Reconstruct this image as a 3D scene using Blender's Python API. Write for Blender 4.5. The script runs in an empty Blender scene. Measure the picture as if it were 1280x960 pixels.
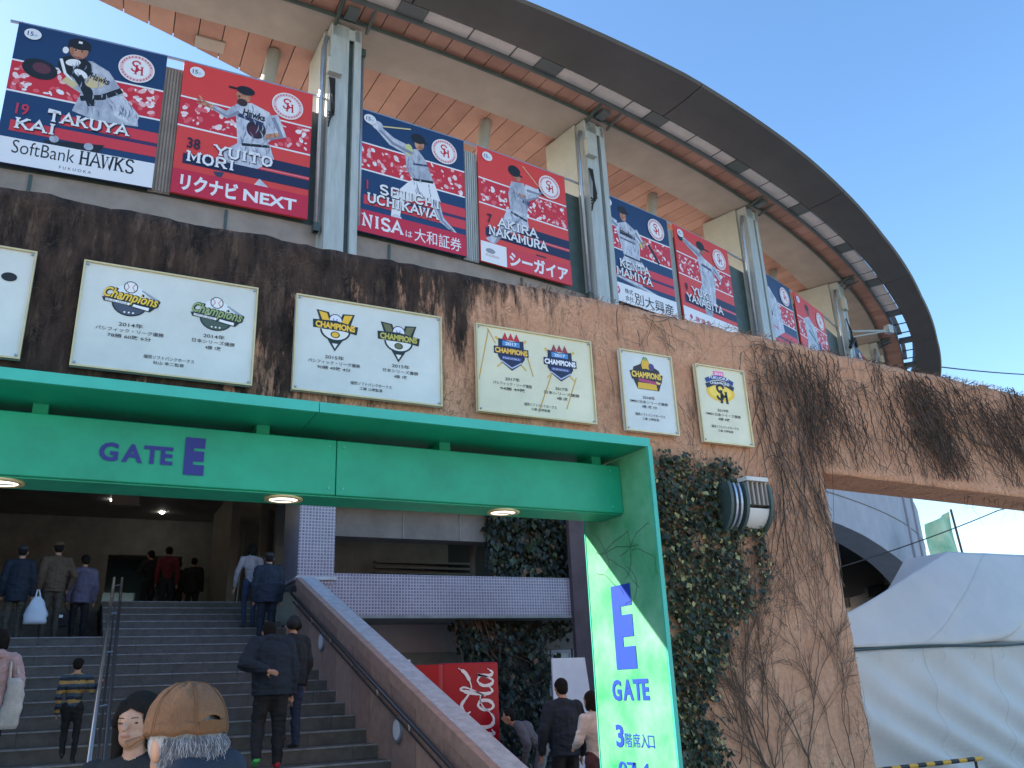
import bpy, bmesh, math, random
import numpy as np
from mathutils import Vector, Matrix
random.seed(7)
R_ = math.radians
scn = bpy.context.scene
COL = scn.collection
# ---------------------------------------------------------------- camera
cam_d = bpy.data.cameras.new('camera')
cam = bpy.data.objects.new('camera', cam_d); COL.objects.link(cam)
cam_d.sensor_width = 36; cam_d.lens = 1062.1 * 36 / 1280
cam_d.clip_start = .05; cam_d.clip_end = 3000
_p, _r, _y = R_(19.693), R_(-2.426), R_(27.616)
_f = Vector((math.sin(_y)*math.cos(_p), math.cos(_y)*math.cos(_p), math.sin(_p)))
_rt = Vector((math.cos(_y), -math.sin(_y), 0)); _up = _rt.cross(_f)
_r2 = math.cos(_r)*_rt + math.sin(_r)*_up; _u2 = -math.sin(_r)*_rt + math.cos(_r)*_up
cam.matrix_world = Matrix(((_r2.x,_u2.x,-_f.x,0),(_r2.y,_u2.y,-_f.y,0),(_r2.z,_u2.z,-_f.z,1.62),(0,0,0,1)))
scn.camera = cam
# ---------------------------------------------------------------- sky, sun, exposure
SUN = Vector((-1.5, 1.0, 1.0)).normalized()
w = bpy.data.worlds.new('World'); scn.world = w; w.use_nodes = True
nt = w.node_tree; bg = nt.nodes['Background']
sky = nt.nodes.new('ShaderNodeTexSky'); sky.sky_type = 'NISHITA'; sky.sun_disc = False
sky.sun_elevation = math.asin(SUN.z); sky.sun_rotation = math.atan2(SUN.x, SUN.y)
sky.air_density = 1.0; sky.dust_density = 1.1; sky.ozone_density = 1.0; sky.altitude = 0
hs_ = nt.nodes.new('ShaderNodeHueSaturation'); hs_.inputs['Saturation'].default_value = 1.22; nt.links.new(sky.outputs[0], hs_.inputs['Color']); nt.links.new(hs_.outputs[0], bg.inputs[0]); bg.inputs[1].default_value = .15
sl = bpy.data.lights.new('sun', 'SUN'); sl.energy = 4.8; sl.angle = R_(.55); sl.color = (1, .90, .76)
so = bpy.data.objects.new('sun', sl); COL.objects.link(so)
so.rotation_euler = SUN.to_track_quat('Z', 'Y').to_euler()
scn.view_settings.view_transform = 'Standard'; scn.view_settings.look = 'None'
scn.view_settings.exposure = 1.35; scn.view_settings.gamma = 1; scn.view_settings.use_curve_mapping = False

# ---------------------------------------------------------------- materials
MATS = {}
def lin(c):
    return tuple(((x/255)/12.92 if x/255 <= .04045 else ((x/255+.055)/1.055)**2.4) for x in c)
def mat(name, col, rough=.7, metal=0, var=.0, scale=4, bump=0, bscale=30, spec=.5, stretch=None, col2=None, coat=0):
    if name in MATS: return MATS[name]
    m = bpy.data.materials.new(name); m.use_nodes = True; n = m.node_tree; b = n.nodes['Principled BSDF']
    b.inputs['Roughness'].default_value = rough; b.inputs['Metallic'].default_value = metal
    b.inputs['Specular IOR Level'].default_value = spec
    if coat: b.inputs['Coat Weight'].default_value = coat
    b.inputs['Base Color'].default_value = (*col, 1)
    if var or col2 or bump:
        tc = n.nodes.new('ShaderNodeTexCoord'); mp = n.nodes.new('ShaderNodeMapping')
        n.links.new(tc.outputs['Object'], mp.inputs[0])
        if stretch: mp.inputs['Scale'].default_value = stretch
    if var or col2:
        nz = n.nodes.new('ShaderNodeTexNoise'); nz.inputs['Scale'].default_value = scale; nz.inputs['Detail'].default_value = 6
        nz.inputs['Roughness'].default_value = .65
        n.links.new(mp.outputs[0], nz.inputs[0])
        rp = n.nodes.new('ShaderNodeValToRGB'); n.links.new(nz.outputs[0], rp.inputs[0])
        rp.color_ramp.elements[0].position = .32; rp.color_ramp.elements[1].position = .68
        c2 = col2 or tuple(min(1, x*(1+var)) for x in col)
        rp.color_ramp.elements[0].color = (*(tuple(x*(1-var) for x in col)), 1); rp.color_ramp.elements[1].color = (*c2, 1)
        n.links.new(rp.outputs[0], b.inputs['Base Color'])
    if bump:
        nb = n.nodes.new('ShaderNodeTexNoise'); nb.inputs['Scale'].default_value = bscale; nb.inputs['Detail'].default_value = 5
        n.links.new(mp.outputs[0], nb.inputs[0])
        bp = n.nodes.new('ShaderNodeBump'); bp.inputs['Strength'].default_value = bump; bp.inputs['Distance'].default_value = .02
        n.links.new(nb.outputs[0], bp.inputs['Height']); n.links.new(bp.outputs[0], b.inputs['Normal'])
    MATS[name] = m; return m
def ink(c, name=None, rough=.45):
    key = 'ink_%d_%d_%d' % tuple(c)
    return mat(name or key, lin(c), rough)
def emat(name, col, strength):
    m = bpy.data.materials.new(name); m.use_nodes = True; b = m.node_tree.nodes['Principled BSDF']
    b.inputs['Base Color'].default_value = (*col, 1); b.inputs['Emission Color'].default_value = (*col, 1)
    b.inputs['Emission Strength'].default_value = strength; MATS[name] = m; return m

def concrete_mat():
    m = bpy.data.materials.new('stained_concrete'); m.use_nodes = True; n = m.node_tree; L = n.links; N = n.nodes.new
    b = n.nodes['Principled BSDF']; b.inputs['Roughness'].default_value = .92; b.inputs['Specular IOR Level'].default_value = .2
    g = N('ShaderNodeNewGeometry'); sep = N('ShaderNodeSeparateXYZ'); L.new(g.outputs['Position'], sep.inputs[0])
    def noise(scale, sc, det=7, rough=.65):
        mp = N('ShaderNodeMapping'); mp.inputs['Scale'].default_value = sc; L.new(g.outputs['Position'], mp.inputs[0])
        z = N('ShaderNodeTexNoise'); z.inputs['Scale'].default_value = scale; z.inputs['Detail'].default_value = det; z.inputs['Roughness'].default_value = rough
        L.new(mp.outputs[0], z.inputs[0]); return z.outputs[0]
    def ramp(src, p0, c0, p1, c1):
        r = N('ShaderNodeValToRGB'); L.new(src, r.inputs[0]); e = r.color_ramp.elements
        e[0].position = p0; e[0].color = (*c0, 1); e[1].position = p1; e[1].color = (*c1, 1); return r.outputs[0]
    def mix(f, a, c, mode='MIX'):
        x = N('ShaderNodeMix'); x.data_type = 'RGBA'; x.blend_type = mode
        if isinstance(f, float): x.inputs[0].default_value = f
        else: L.new(f, x.inputs[0])
        for s, i in ((a, 6), (c, 7)):
            if isinstance(s, tuple): x.inputs[i].default_value = (*s, 1)
            else: L.new(s, x.inputs[i])
        return x.outputs[2]
    def math_(op, a, c):
        x = N('ShaderNodeMath'); x.operation = op
        for s, i in ((a, 0), (c, 1)):
            if isinstance(s, (int, float)): x.inputs[i].default_value = s
            else: L.new(s, x.inputs[i])
        return x.outputs[0]
    base = ramp(noise(2.2, (1, 1, 1)), .3, (.50, .245, .145), .72, (.72, .41, .26))
    base = mix(.35, base, ramp(noise(22, (1, 1, 1)), .35, (.39, .19, .115), .65, (.72, .42, .27)))
    # water streaks and moss: their own shape, heavy on the band over the gate
    mr = N('ShaderNodeMapRange'); L.new(sep.outputs[0], mr.inputs[0])
    mr.inputs[1].default_value = -1; mr.inputs[2].default_value = 5.2; mr.inputs[3].default_value = .40; mr.inputs[4].default_value = -.13
    st = noise(1.6, (2.2, 1, .42), 10, .78)
    k = math_('ADD', st, mr.outputs[0])
    mz = N('ShaderNodeMapRange'); L.new(sep.outputs[2], mz.inputs[0])
    mz.inputs[1].default_value = 3.4; mz.inputs[2].default_value = 5.3; mz.inputs[3].default_value = -.22; mz.inputs[4].default_value = .06
    k = math_('ADD', k, mz.outputs[0])
    msk = ramp(k, .47, (0, 0, 0), .58, (1, 1, 1))
    dark = ramp(noise(6, (1.5, 1, .5)), .35, (.014, .012, .012), .74, (.085, .054, .042))
    c = mix(msk, base, dark)
    st2 = ramp(noise(4, (2.4, 1, .5), 9, .8), .52, (0, 0, 0), .66, (.75, .75, .75))
    c = mix(st2, c, (.15, .10, .075))
    vo = N('ShaderNodeTexVoronoi'); vo.feature = 'DISTANCE_TO_EDGE'; vo.inputs['Scale'].default_value = 9; mp = N('ShaderNodeMapping'); mp.inputs['Scale'].default_value = (1.3, 1, .8)
    nz_ = N('ShaderNodeTexNoise'); nz_.inputs['Scale'].default_value = 3; L.new(g.outputs['Position'], nz_.inputs[0]); va = N('ShaderNodeVectorMath'); va.operation = 'ADD'; L.new(nz_.outputs['Color'], va.inputs[0]); L.new(g.outputs['Position'], va.inputs[1])
    L.new(va.outputs[0], mp.inputs[0]); L.new(mp.outputs[0], vo.inputs[0])
    web = ramp(vo.outputs['Distance'], .0, (1, 1, 1), .045, (0, 0, 0)); wm = ramp(noise(1.1, (1, 1, 1), 4), .42, (0, 0, 0), .6, (.8, .8, .8))
    c = mix(math_('MULTIPLY', web, wm), c, (.10, .065, .05))
    L.new(c, b.inputs['Base Color'])
    bp = N('ShaderNodeBump'); bp.inputs['Strength'].default_value = .55; bp.inputs['Distance'].default_value = .02
    L.new(noise(28, (1, 1, 1), 8), bp.inputs['Height']); L.new(bp.outputs[0], b.inputs['Normal'])
    MATS['stained_concrete'] = m; return m

def tile_mat():
    m = bpy.data.materials.new('mosaic_tile'); m.use_nodes = True; n = m.node_tree; L = n.links; N = n.nodes.new
    b = n.nodes['Principled BSDF']; b.inputs['Roughness'].default_value = .35
    g = N('ShaderNodeNewGeometry'); s = N('ShaderNodeSeparateXYZ'); L.new(g.outputs['Position'], s.inputs[0])
    ad = N('ShaderNodeMath'); ad.operation = 'ADD'; L.new(s.outputs[0], ad.inputs[0]); L.new(s.outputs[1], ad.inputs[1])
    cb = N('ShaderNodeCombineXYZ'); L.new(ad.outputs[0], cb.inputs[0]); L.new(s.outputs[2], cb.inputs[1])
    br = N('ShaderNodeTexBrick'); L.new(cb.outputs[0], br.inputs[0]); br.offset = 0; br.squash = 1
    br.inputs['Scale'].default_value = 1; br.inputs['Brick Width'].default_value = .062; br.inputs['Row Height'].default_value = .062
    br.inputs['Mortar Size'].default_value = .011; br.inputs['Mortar Smooth'].default_value = .2
    br.inputs['Color1'].default_value = (.20, .165, .27, 1); br.inputs['Color2'].default_value = (.30, .25, .37, 1); br.inputs['Mortar'].default_value = (.56, .54, .58, 1)
    nz = N('ShaderNodeTexNoise'); nz.inputs['Scale'].default_value = 1.3; L.new(g.outputs['Position'], nz.inputs[0])
    mx = N('ShaderNodeMix'); mx.data_type = 'RGBA'; mx.blend_type = 'MULTIPLY'; mx.inputs[0].default_value = .5
    L.new(br.outputs[0], mx.inputs[6]); L.new(nz.outputs[0], mx.inputs[7]); L.new(mx.outputs[2], b.inputs['Base Color'])
    bp = N('ShaderNodeBump'); bp.inputs['Strength'].default_value = .5; bp.inputs['Distance'].default_value = .004; bp.invert = True
    L.new(br.outputs['Fac'], bp.inputs['Height']); L.new(bp.outputs[0], b.inputs['Normal'])
    MATS['mosaic_tile'] = m; return m

# ---------------------------------------------------------------- builders
def wloc(o):
    v = Vector((0, 0, 0))
    while o: v = v + o.location; o = o.parent
    return v
def setp(o, label=None, cat=None, group=None, kind=None):
    if label: o['label'] = label
    if cat: o['category'] = cat
    if group: o['group'] = group
    if kind: o['kind'] = kind
    return o
def thing(name, label, cat, loc=(0, 0, 0), rz=0, group=None):
    o = bpy.data.objects.new(name, None); COL.objects.link(o); o.location = loc; o.rotation_euler = (0, 0, rz)
    o.empty_display_size = .1
    return setp(o, label, cat, group)
class MB:
    def __init__(s): s.v = []; s.f = []; s.mi = []; s.mats = []
    def m(s, mt):
        if mt not in s.mats: s.mats.append(mt)
        return s.mats.index(mt)
    def add(s, vs, fs, mt=None):
        k = len(s.v); s.v += [tuple(x) for x in vs]; i = s.m(mt) if mt else 0
        for f in fs: s.f.append([k+a for a in f]); s.mi.append(i)
        return s
    def box(s, x0, x1, y0, y1, z0, z1, mt=None):
        return s.add([(x0,y0,z0),(x1,y0,z0),(x1,y1,z0),(x0,y1,z0),(x0,y0,z1),(x1,y0,z1),(x1,y1,z1),(x0,y1,z1)],
                     [(0,3,2,1),(4,5,6,7),(0,1,5,4),(1,2,6,5),(2,3,7,6),(3,0,4,7)], mt)
    def hexa(s, p, mt=None):   # 8 corners, bottom ring then top ring
        return s.add(p, [(0,3,2,1),(4,5,6,7),(0,1,5,4),(1,2,6,5),(2,3,7,6),(3,0,4,7)], mt)
    def tube(s, pts, rad, n=6, mt=None, cap=True):
        pts = [Vector(p) for p in pts]
        if not isinstance(rad, (list, tuple)): rad = [rad]*len(pts)
        vs = []; up = Vector((0, 0, 1)); prev = None
        for i, p in enumerate(pts):
            d = (pts[min(i+1, len(pts)-1)] - pts[max(i-1, 0)]).normalized()
            if prev is None:
                a = d.cross(up);
                if a.length < .1: a = d.cross(Vector((1, 0, 0)))
                a.normalize()
            else:
                a = prev - d*prev.dot(d); a.normalize()
            prev = a; b = d.cross(a)
            for k in range(n):
                t = 2*math.pi*k/n; vs.append(p + (a*math.cos(t)+b*math.sin(t))*rad[i])
        fs = [(i*n+k, i*n+(k+1) % n, (i+1)*n+(k+1) % n, (i+1)*n+k) for i in range(len(pts)-1) for k in range(n)]
        if cap: fs += [tuple(range(n))[::-1], tuple((len(pts)-1)*n+k for k in range(n))]
        return s.add(vs, fs, mt)
    def prism(s, poly, ax, a0, a1, mt=None):  # poly in the other two axes, extruded on axis ax
        n = len(poly)
        def P(u, v, a): return {0: (a, u, v), 1: (u, a, v), 2: (u, v, a)}[ax]
        return s.add([P(u, v, a0) for u, v in poly]+[P(u, v, a1) for u, v in poly],
                     [tuple(range(n)), tuple(range(n, 2*n))[::-1]]+[(i, i+n, (i+1) % n+n, (i+1) % n) for i in range(n)], mt)
    def ring(s, th, rin, rout, zb, zt, mt=None):  # slab on the stadium curve: angles, inner/outer radius functions
        vs = []
        for t in th:
            for r, z in ((rout(t), zb), (rin(t), zb), (rin(t), zt), (rout(t), zt)): vs.append(pol(t, r, z))
        fs = []
        for i in range(len(th)-1):
            for k in range(4): fs.append((4*i+k, 4*i+(k+1) % 4, 4*i+4+(k+1) % 4, 4*i+4+k))
        fs += [(0, 1, 2, 3), tuple(4*(len(th)-1)+k for k in (3, 2, 1, 0))]
        return s.add(vs, fs, mt)
    def build(s, name, mt=None, parent=None, smooth=False, local=False, label=None, fixn=True):
        me = bpy.data.meshes.new(name)
        off = Vector((0, 0, 0)) if (local or not parent) else wloc(parent)
        me.from_pydata([(v[0]-off.x, v[1]-off.y, v[2]-off.z) for v in s.v], [], s.f)
        ms = s.mats or ([mt] if mt else [])
        for m_ in ms: me.materials.append(m_)
        if s.mats: me.polygons.foreach_set('material_index', s.mi)
        if fixn:
            bm = bmesh.new(); bm.from_mesh(me); bmesh.ops.recalc_face_normals(bm, faces=bm.faces); bm.to_mesh(me); bm.free()
        if smooth: me.polygons.foreach_set('use_smooth', [True]*len(me.polygons))
        me.update()
        o = bpy.data.objects.new(name, me); COL.objects.link(o)
        if parent: o.parent = parent
        if label: o['label'] = label
        return o
def bevel(o, w_=.01, seg=2):
    m = o.modifiers.new('bevel', 'BEVEL'); m.width = w_; m.segments = seg; m.limit_method = 'ANGLE'; m.angle_limit = R_(40); return o
# stadium curve
SC = (2.45, 69.6); SR = 53.4
def pol(t, r, z):
    a = R_(t); return (SC[0]+r*math.sin(a), SC[1]-r*math.cos(a), z)
def circ_r(cx, cy, R):
    def f(t):
        a = R_(t); dx, dy = math.sin(a), -math.cos(a); ox, oy = SC[0]-cx, SC[1]-cy
        b = dx*ox+dy*oy; return -b+math.sqrt(max(0, b*b-(ox*ox+oy*oy-R*R)))
    return f
def frange(a, b, st):
    n = max(1, round((b-a)/st)); return [a+(b-a)*i/n for i in range(n+1)]

# ---------------------------------------------------------------- flat print (lettering, emblems, posters)
_tc = {}
def text_geo(body, bold=0.0, shear=0.0, spacing=1.0):
    key = (body, bold, shear, spacing)
    if key in _tc: return _tc[key]
    cu = bpy.data.curves.new('t', 'FONT'); cu.body = body; cu.size = 1; cu.offset = bold; cu.shear = shear; cu.resolution_u = 3
    cu.space_character = spacing
    cu.fill_mode = 'FRONT' if hasattr(cu, 'fill_mode') else cu.fill_mode
    ob = bpy.data.objects.new('t', cu); COL.objects.link(ob)
    bpy.context.view_layer.update()
    me = bpy.data.meshes.new_from_object(ob.evaluated_get(bpy.context.evaluated_depsgraph_get()))
    vs = [(v.co.x, v.co.y) for v in me.vertices]; fs = [tuple(p.vertices) for p in me.polygons]
    bpy.data.objects.remove(ob); bpy.data.curves.remove(cu); bpy.data.meshes.remove(me)
    if not vs: vs = [(0, 0)]
    x0 = min(v[0] for v in vs); x1 = max(v[0] for v in vs)
    _tc[key] = (vs, fs, x0, x1); return _tc[key]
SERIF = {  # stroke capitals on a 0..1 grid: polylines, serif ends (x,y)
 'A': ([[(0,0),(.4,1),(.8,0)], [(.15,.36),(.65,.36)]], [(0,0),(.8,0)]),
 'B': ([[(.12,0),(.12,1)], [(.12,1),(.5,1),(.66,.88),(.66,.66),(.5,.54),(.12,.54)], [(.5,.54),(.74,.4),(.74,.14),(.55,0),(.12,0)]], []),
 'C': ([[(.74,.8),(.6,.97),(.3,.97),(.08,.75),(.08,.25),(.3,.03),(.6,.03),(.76,.2)]], []),
 'E': ([[(.12,0),(.12,1)], [(.12,1),(.7,1),(.7,.8)], [(.12,.52),(.5,.52)], [(.12,0),(.72,0),(.72,.22)]], []),
 'F': ([[(.12,0),(.12,1)], [(.12,1),(.7,1),(.7,.8)], [(.12,.52),(.5,.52)]], [(.12,0)]),
 'G': ([[(.74,.8),(.6,.97),(.3,.97),(.08,.75),(.08,.25),(.3,.03),(.7,.03),(.7,.42),(.45,.42)]], []),
 'H': ([[(.14,0),(.14,1)], [(.68,0),(.68,1)], [(.14,.5),(.68,.5)]], [(.14,0),(.14,1),(.68,0),(.68,1)]),
 'I': ([[(.25,0),(.25,1)]], [(.25,0),(.25,1)]),
 'J': ([[(.5,1),(.5,.2),(.35,.03),(.12,.08),(.06,.28)]], [(.5,1)]),
 'K': ([[(.14,0),(.14,1)], [(.7,1),(.16,.42)], [(.32,.58),(.74,0)]], [(.14,0),(.14,1),(.7,1),(.74,0)]),
 'M': ([[(.1,0),(.1,1),(.45,.3),(.8,1),(.8,0)]], [(.1,0),(.8,0),(.06,1),(.84,1)]),
 'N': ([[(.12,0),(.12,1),(.68,0),(.68,1)]], [(.12,0),(.1,1),(.68,1)]),
 'O': ([[(.4,1),(.14,.85),(.06,.5),(.14,.15),(.4,0),(.66,.15),(.74,.5),(.66,.85),(.4,1)]], []),
 'R': ([[(.12,0),(.12,1)], [(.12,1),(.5,1),(.68,.86),(.68,.64),(.5,.5),(.12,.5)], [(.4,.5),(.72,0)]], [(.12,0),(.72,0)]),
 'S': ([[(.68,.82),(.55,.98),(.25,.98),(.1,.82),(.14,.6),(.6,.42),(.7,.2),(.55,.02),(.22,.02),(.08,.2)]], []),
 'T': ([[(.4,0),(.4,1)], [(.04,.78),(.04,1),(.76,1),(.76,.78)]], [(.4,0)]),
 'U': ([[(.12,1),(.12,.22),(.28,.02),(.54,.02),(.7,.22),(.7,1)]], [(.12,1),(.7,1)]),
 'W': ([[(0,1),(.22,0),(.45,.85),(.68,0),(.9,1)]], [(0,1),(.45,.9),(.9,1)]),
 'Y': ([[(.02,1),(.4,.48),(.78,1)], [(.4,.48),(.4,0)]], [(.02,1),(.78,1),(.4,0)]),
 'o': ([[(.3,.62),(.1,.5),(.05,.31),(.1,.1),(.3,0),(.5,.1),(.55,.31),(.5,.5),(.3,.62)]], []),
 'f': ([[(.45,.95),(.3,1),(.2,.9),(.2,0)], [(.04,.6),(.4,.6)]], [(.2,0)]),
 't': ([[(.2,.85),(.2,.1),(.3,0),(.42,.05)], [(.04,.6),(.42,.6)]], []),
 'a': ([[(.08,.5),(.25,.62),(.42,.5),(.42,.06),(.52,0)], [(.42,.36),(.12,.28),(.05,.12),(.18,0),(.34,.04),(.42,.15)]], []),
 'n': ([[(.12,0),(.12,.6)], [(.12,.45),(.3,.62),(.46,.52),(.46,0)]], [(.12,0),(.46,0)]),
 'k': ([[(.12,0),(.12,1)], [(.46,.6),(.14,.25)], [(.26,.36),(.5,0)]], [(.12,0),(.5,0),(.46,.6)]),
}
ADV = {'I': .58, 'M': 1.05, 'W': 1.05, 'J': .7, 'o': .68, 'f': .5, 't': .52, 'a': .64, 'n': .66, 'k': .64, ' ': .45}
class Flat:
    """print on the XZ plane of a local frame, facing -Y; each layer a little nearer the viewer"""
    def __init__(s, dy=.004, base=0): s.mb = MB(); s.dy = dy; s.base = base
    def put(s, pts, faces, lay, c):
        y = -(s.base+lay*s.dy); s.mb.add([(p[0], y, p[1]) for p in pts], faces, ink(c))
    def poly(s, pts, lay, c):
        n = len(pts); s.put(pts, [tuple(range(n))], lay, c)
    def rect(s, x0, x1, z0, z1, lay, c): s.poly([(x0, z0), (x1, z0), (x1, z1), (x0, z1)], lay, c)
    def ell(s, cx, cz, rx, rz, lay, c, rot=0, n=20, a0=0, a1=360):
        cr, sr = math.cos(R_(rot)), math.sin(R_(rot)); pts = []
        for i in range(n if a1-a0 == 360 else n+1):
            t = R_(a0+(a1-a0)*i/n); x, z = rx*math.cos(t), rz*math.sin(t); pts.append((cx+x*cr-z*sr, cz+x*sr+z*cr))
        s.poly(pts, lay, c)
    def stroke(s, pts, wd, lay, c, smooth=False, closed=False):
        if smooth: pts = catmull(pts, 6)
        W = wd if isinstance(wd, (list, tuple)) else [wd]*len(pts)
        if len(W) != len(pts):
            W = [W[min(len(W)-1, int(i*(len(W)-1)/(len(pts)-1)+.5))] for i in range(len(pts))]
        L = []
        for i, p in enumerate(pts):
            a = pts[max(i-1, 0)]; b = pts[min(i+1, len(pts)-1)]
            dx, dz = b[0]-a[0], b[1]-a[1]; l = math.hypot(dx, dz) or 1; nx, nz = -dz/l, dx/l
            k = 1
            if 0 < i < len(pts)-1:
                d1 = (p[0]-a[0], p[1]-a[1]); l1 = math.hypot(*d1) or 1; k = 1/max(.5, abs((d1[0]*dx+d1[1]*dz)/(l1*l)))
            h = W[i]/2*k; L += [(p[0]+nx*h, p[1]+nz*h), (p[0]-nx*h, p[1]-nz*h)]
        s.put(L, [(2*i, 2*i+1, 2*i+3, 2*i+2) for i in range(len(pts)-1)], lay, c)
    def text(s, body, x, z, size, lay, c, bold=.0, align='L', width=None, sx=1, shear=0, rot=0, spacing=1.0):
        vs, fs, x0, x1 = text_geo(body, bold, shear, spacing)
        wd = (x1-x0)*size*sx
        if width: sx = sx*width/max(wd, 1e-6); wd = width
        ox = {'L': 0, 'C': -wd/2, 'R': -wd}[align]; cr, sr = math.cos(R_(rot)), math.sin(R_(rot))
        P = []
        for a, b in vs:
            u = (a-x0)*size*sx+ox; v = b*size; P.append((x+u*cr-v*sr, z+u*sr+v*cr))
        s.put(P, fs, lay, c); return wd
    def serif(s, body, x, z, h, lay, c, wt=.16, sw=.30, st=.1, width=None, sx=1, align='L'):
        tot = sum(ADV.get(ch, .92) for ch in body)*h*sx
        if width: sx = sx*width/tot; tot = width
        if align == 'C': x -= tot/2
        k = 0
        for ch in body:
            g = SERIF.get(ch)
            if g:
                for pl in g[0]:
                    s.stroke([(x+p[0]*h*sx, z+p[1]*h) for p in pl], wt*h, lay, c)
                for (a, b) in g[1]:
                    zz = z+b*h; q = st*h/2*(1 if b < .5 else -1)
                    s.rect(x+(a-sw/2)*h*sx, x+(a+sw/2)*h*sx, zz-st*h/2+q*.6, zz+st*h/2+q*.6, lay+.12+.02*k, c)
            k += 1
            x += ADV.get(ch, .92)*h*sx
        return tot
    def build(s, name, parent, label=None):
        return s.mb.build(name, None, parent, local=True, label=label, fixn=False)
def catmull(P, k=6):
    out = []; n = len(P)
    for i in range(n-1):
        p0, p1, p2, p3 = P[max(i-1, 0)], P[i], P[i+1], P[min(i+2, n-1)]
        for j in range(k):
            t = j/k; out.append(tuple(.5*((2*b)+(-a+c)*t+(2*a-5*b+4*c-d)*t*t+(-a+3*b-3*c+d)*t**3) for a, b, c, d in zip(p0, p1, p2, p3)))
    out.append(tuple(P[-1])); return out
def emblem_sh(F, cx, cz, s_, lay, c, w_=.16):
    """interlocked S and H"""
    S = [(.42,.62),(.30,.86),(-.05,.95),(-.36,.72),(-.26,.36),(.10,.12),(.26,-.16),(.08,-.46),(-.30,-.42),(-.46,-.14)]
    S = [(x-.12, z+.02) for x, z in S]
    F.stroke([(cx+x*s_, cz+z*s_) for x, z in catmull(S, 5)], w_*s_, lay, c)
    for pl in ([(-.02,.42),(-.10,-.80)], [(.52,.30),(.58,-.80)], [(-.06,-.18),(.56,-.12)]):
        F.stroke([(cx+x*s_, cz+z*s_) for x, z in pl], w_*s_, lay+.2, c)
    for x, z in ((-.1,-.8), (.58,-.8), (-.02,.42), (.52,.30)):
        F.rect(cx+(x-.16)*s_, cx+(x+.16)*s_, cz+(z-.05)*s_, cz+(z+.05)*s_, lay+.4, c)
from mathutils import noise as mn
concrete_mat(); tile_mat()
M_ = MATS
mat('asphalt', (.05,.05,.052), .9, var=.3, scale=8, bump=.4, bscale=60)
mat('paving', (.46,.39,.32), .85, var=.2, scale=5, bump=.3, bscale=40)
mat('green_metal', (.006,.34,.19), .42, var=.16, scale=2.2, bump=.05, bscale=12)
mat('green_edge', (.05,.47,.36), .35, var=.08, scale=3)
mat('green_print_sunwash', (.04,.40,.17), .38, var=.2, col2=(.20,.52,.34), scale=2.2, bump=.06, bscale=14)  # printed post green; paler noise patches paint sun-washed glare into the colour
mat('steel_grey', (.40,.45,.45), .5, var=.10, scale=3, stretch=(3,3,.4), col2=(.50,.55,.55))
mat('steel_dark', (.055,.085,.08), .5, var=.2, scale=4)
mat('pipe_steel', (.36,.40,.47), .32, metal=.6, var=.1, scale=5)
mat('beige_panel', (.34,.30,.265), .75, var=.10, scale=1.2, bump=.05)
mat('pale_column', (.44,.47,.44), .75, var=.08, scale=2)
mat('parapet', (.30,.255,.225), .85, var=.16, scale=2.0, bump=.2, bscale=18)
mat('lilac_wall', (.44,.42,.46), .8, var=.10, scale=1.5, bump=.15, bscale=20)
mat('plank_a', (.37,.205,.155), .65, var=.12, scale=1.4)
mat('plank_b', (.41,.235,.18), .65, var=.12, scale=1.1)
mat('plank_c', (.33,.18,.137), .65, var=.12, scale=1.8)
mat('roof_dark', (.105,.105,.102), .55, var=.12, scale=.6)
mat('roof_cover', (.22,.22,.22), .6)
mat('louvre_pale', (.62,.60,.58), .6, var=.12, scale=1.2)
mat('rib_dark', (.10,.125,.13), .5)
mat('deck', (.34,.30,.28), .8)
mat('step_grey', (.125,.116,.105), .8, var=.22, scale=6, bump=.25, bscale=40)
mat('step_edge', (.27,.28,.29), .6, var=.3, scale=9)
mat('brown_stone', (.40,.26,.21), .55, var=.18, scale=7, bump=.1)
mat('brown_stone_b', (.34,.22,.185), .55, var=.18, scale=9, bump=.1)
mat('cap_stone', (.48,.50,.53), .4, var=.22, scale=9, bump=.08)
mat('dark_wall', (.26,.27,.26), .8, var=.2, scale=2)
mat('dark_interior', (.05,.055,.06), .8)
mat('grey_concrete', (.21,.19,.175), .85, var=.18, scale=2.5, bump=.2, bscale=20)
mat('beige_wall', (.26,.225,.19), .85, var=.12, scale=2)
mat('glass_teal', (.05,.10,.12), .12, spec=.7)
mat('white_paint', (.72,.74,.78), .5, var=.05)
mat('brown_pier', (.10,.07,.075), .8, var=.2, scale=3)
mat('ceiling_dark', (.26,.26,.25), .7, var=.2, scale=1)
mat('handrail', (.42,.40,.38), .28, metal=.9)
mat('rail_dark', (.06,.06,.065), .35, metal=.5)
mat('tent_white', (.60,.59,.575), .75, var=.05, scale=1.4)
mat('black_rubber', (.02,.02,.02), .6)
mat('gold_frame', (.66,.54,.30), .35, metal=.35, var=.1, scale=6)
mat('plate_blue', (.66,.69,.66), .22, var=.10, scale=1.5, spec=.6)
mat('plate_cream', (.74,.70,.50), .22, var=.10, scale=1.5, spec=.6)
emat('lamp_glow', (1, .86, .70), 1.3)
emat('lamp_dim', (1, .95, .85), 14)

# ---------------------------------------------------------------- ground
g = MB(); g.add([(-400,-300,0),(600,-300,0),(600,900,0),(-400,900,0)], [(0,1,2,3)])
setp(g.build('ground', M_['asphalt']), kind='structure')
g = MB(); g.add([(-40,-40,.004),(40,-40,.004),(40,40,.004),(-40,40,.004)], [(0,1,2,3)])
setp(g.build('pavement', M_['paving']), kind='structure')

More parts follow.
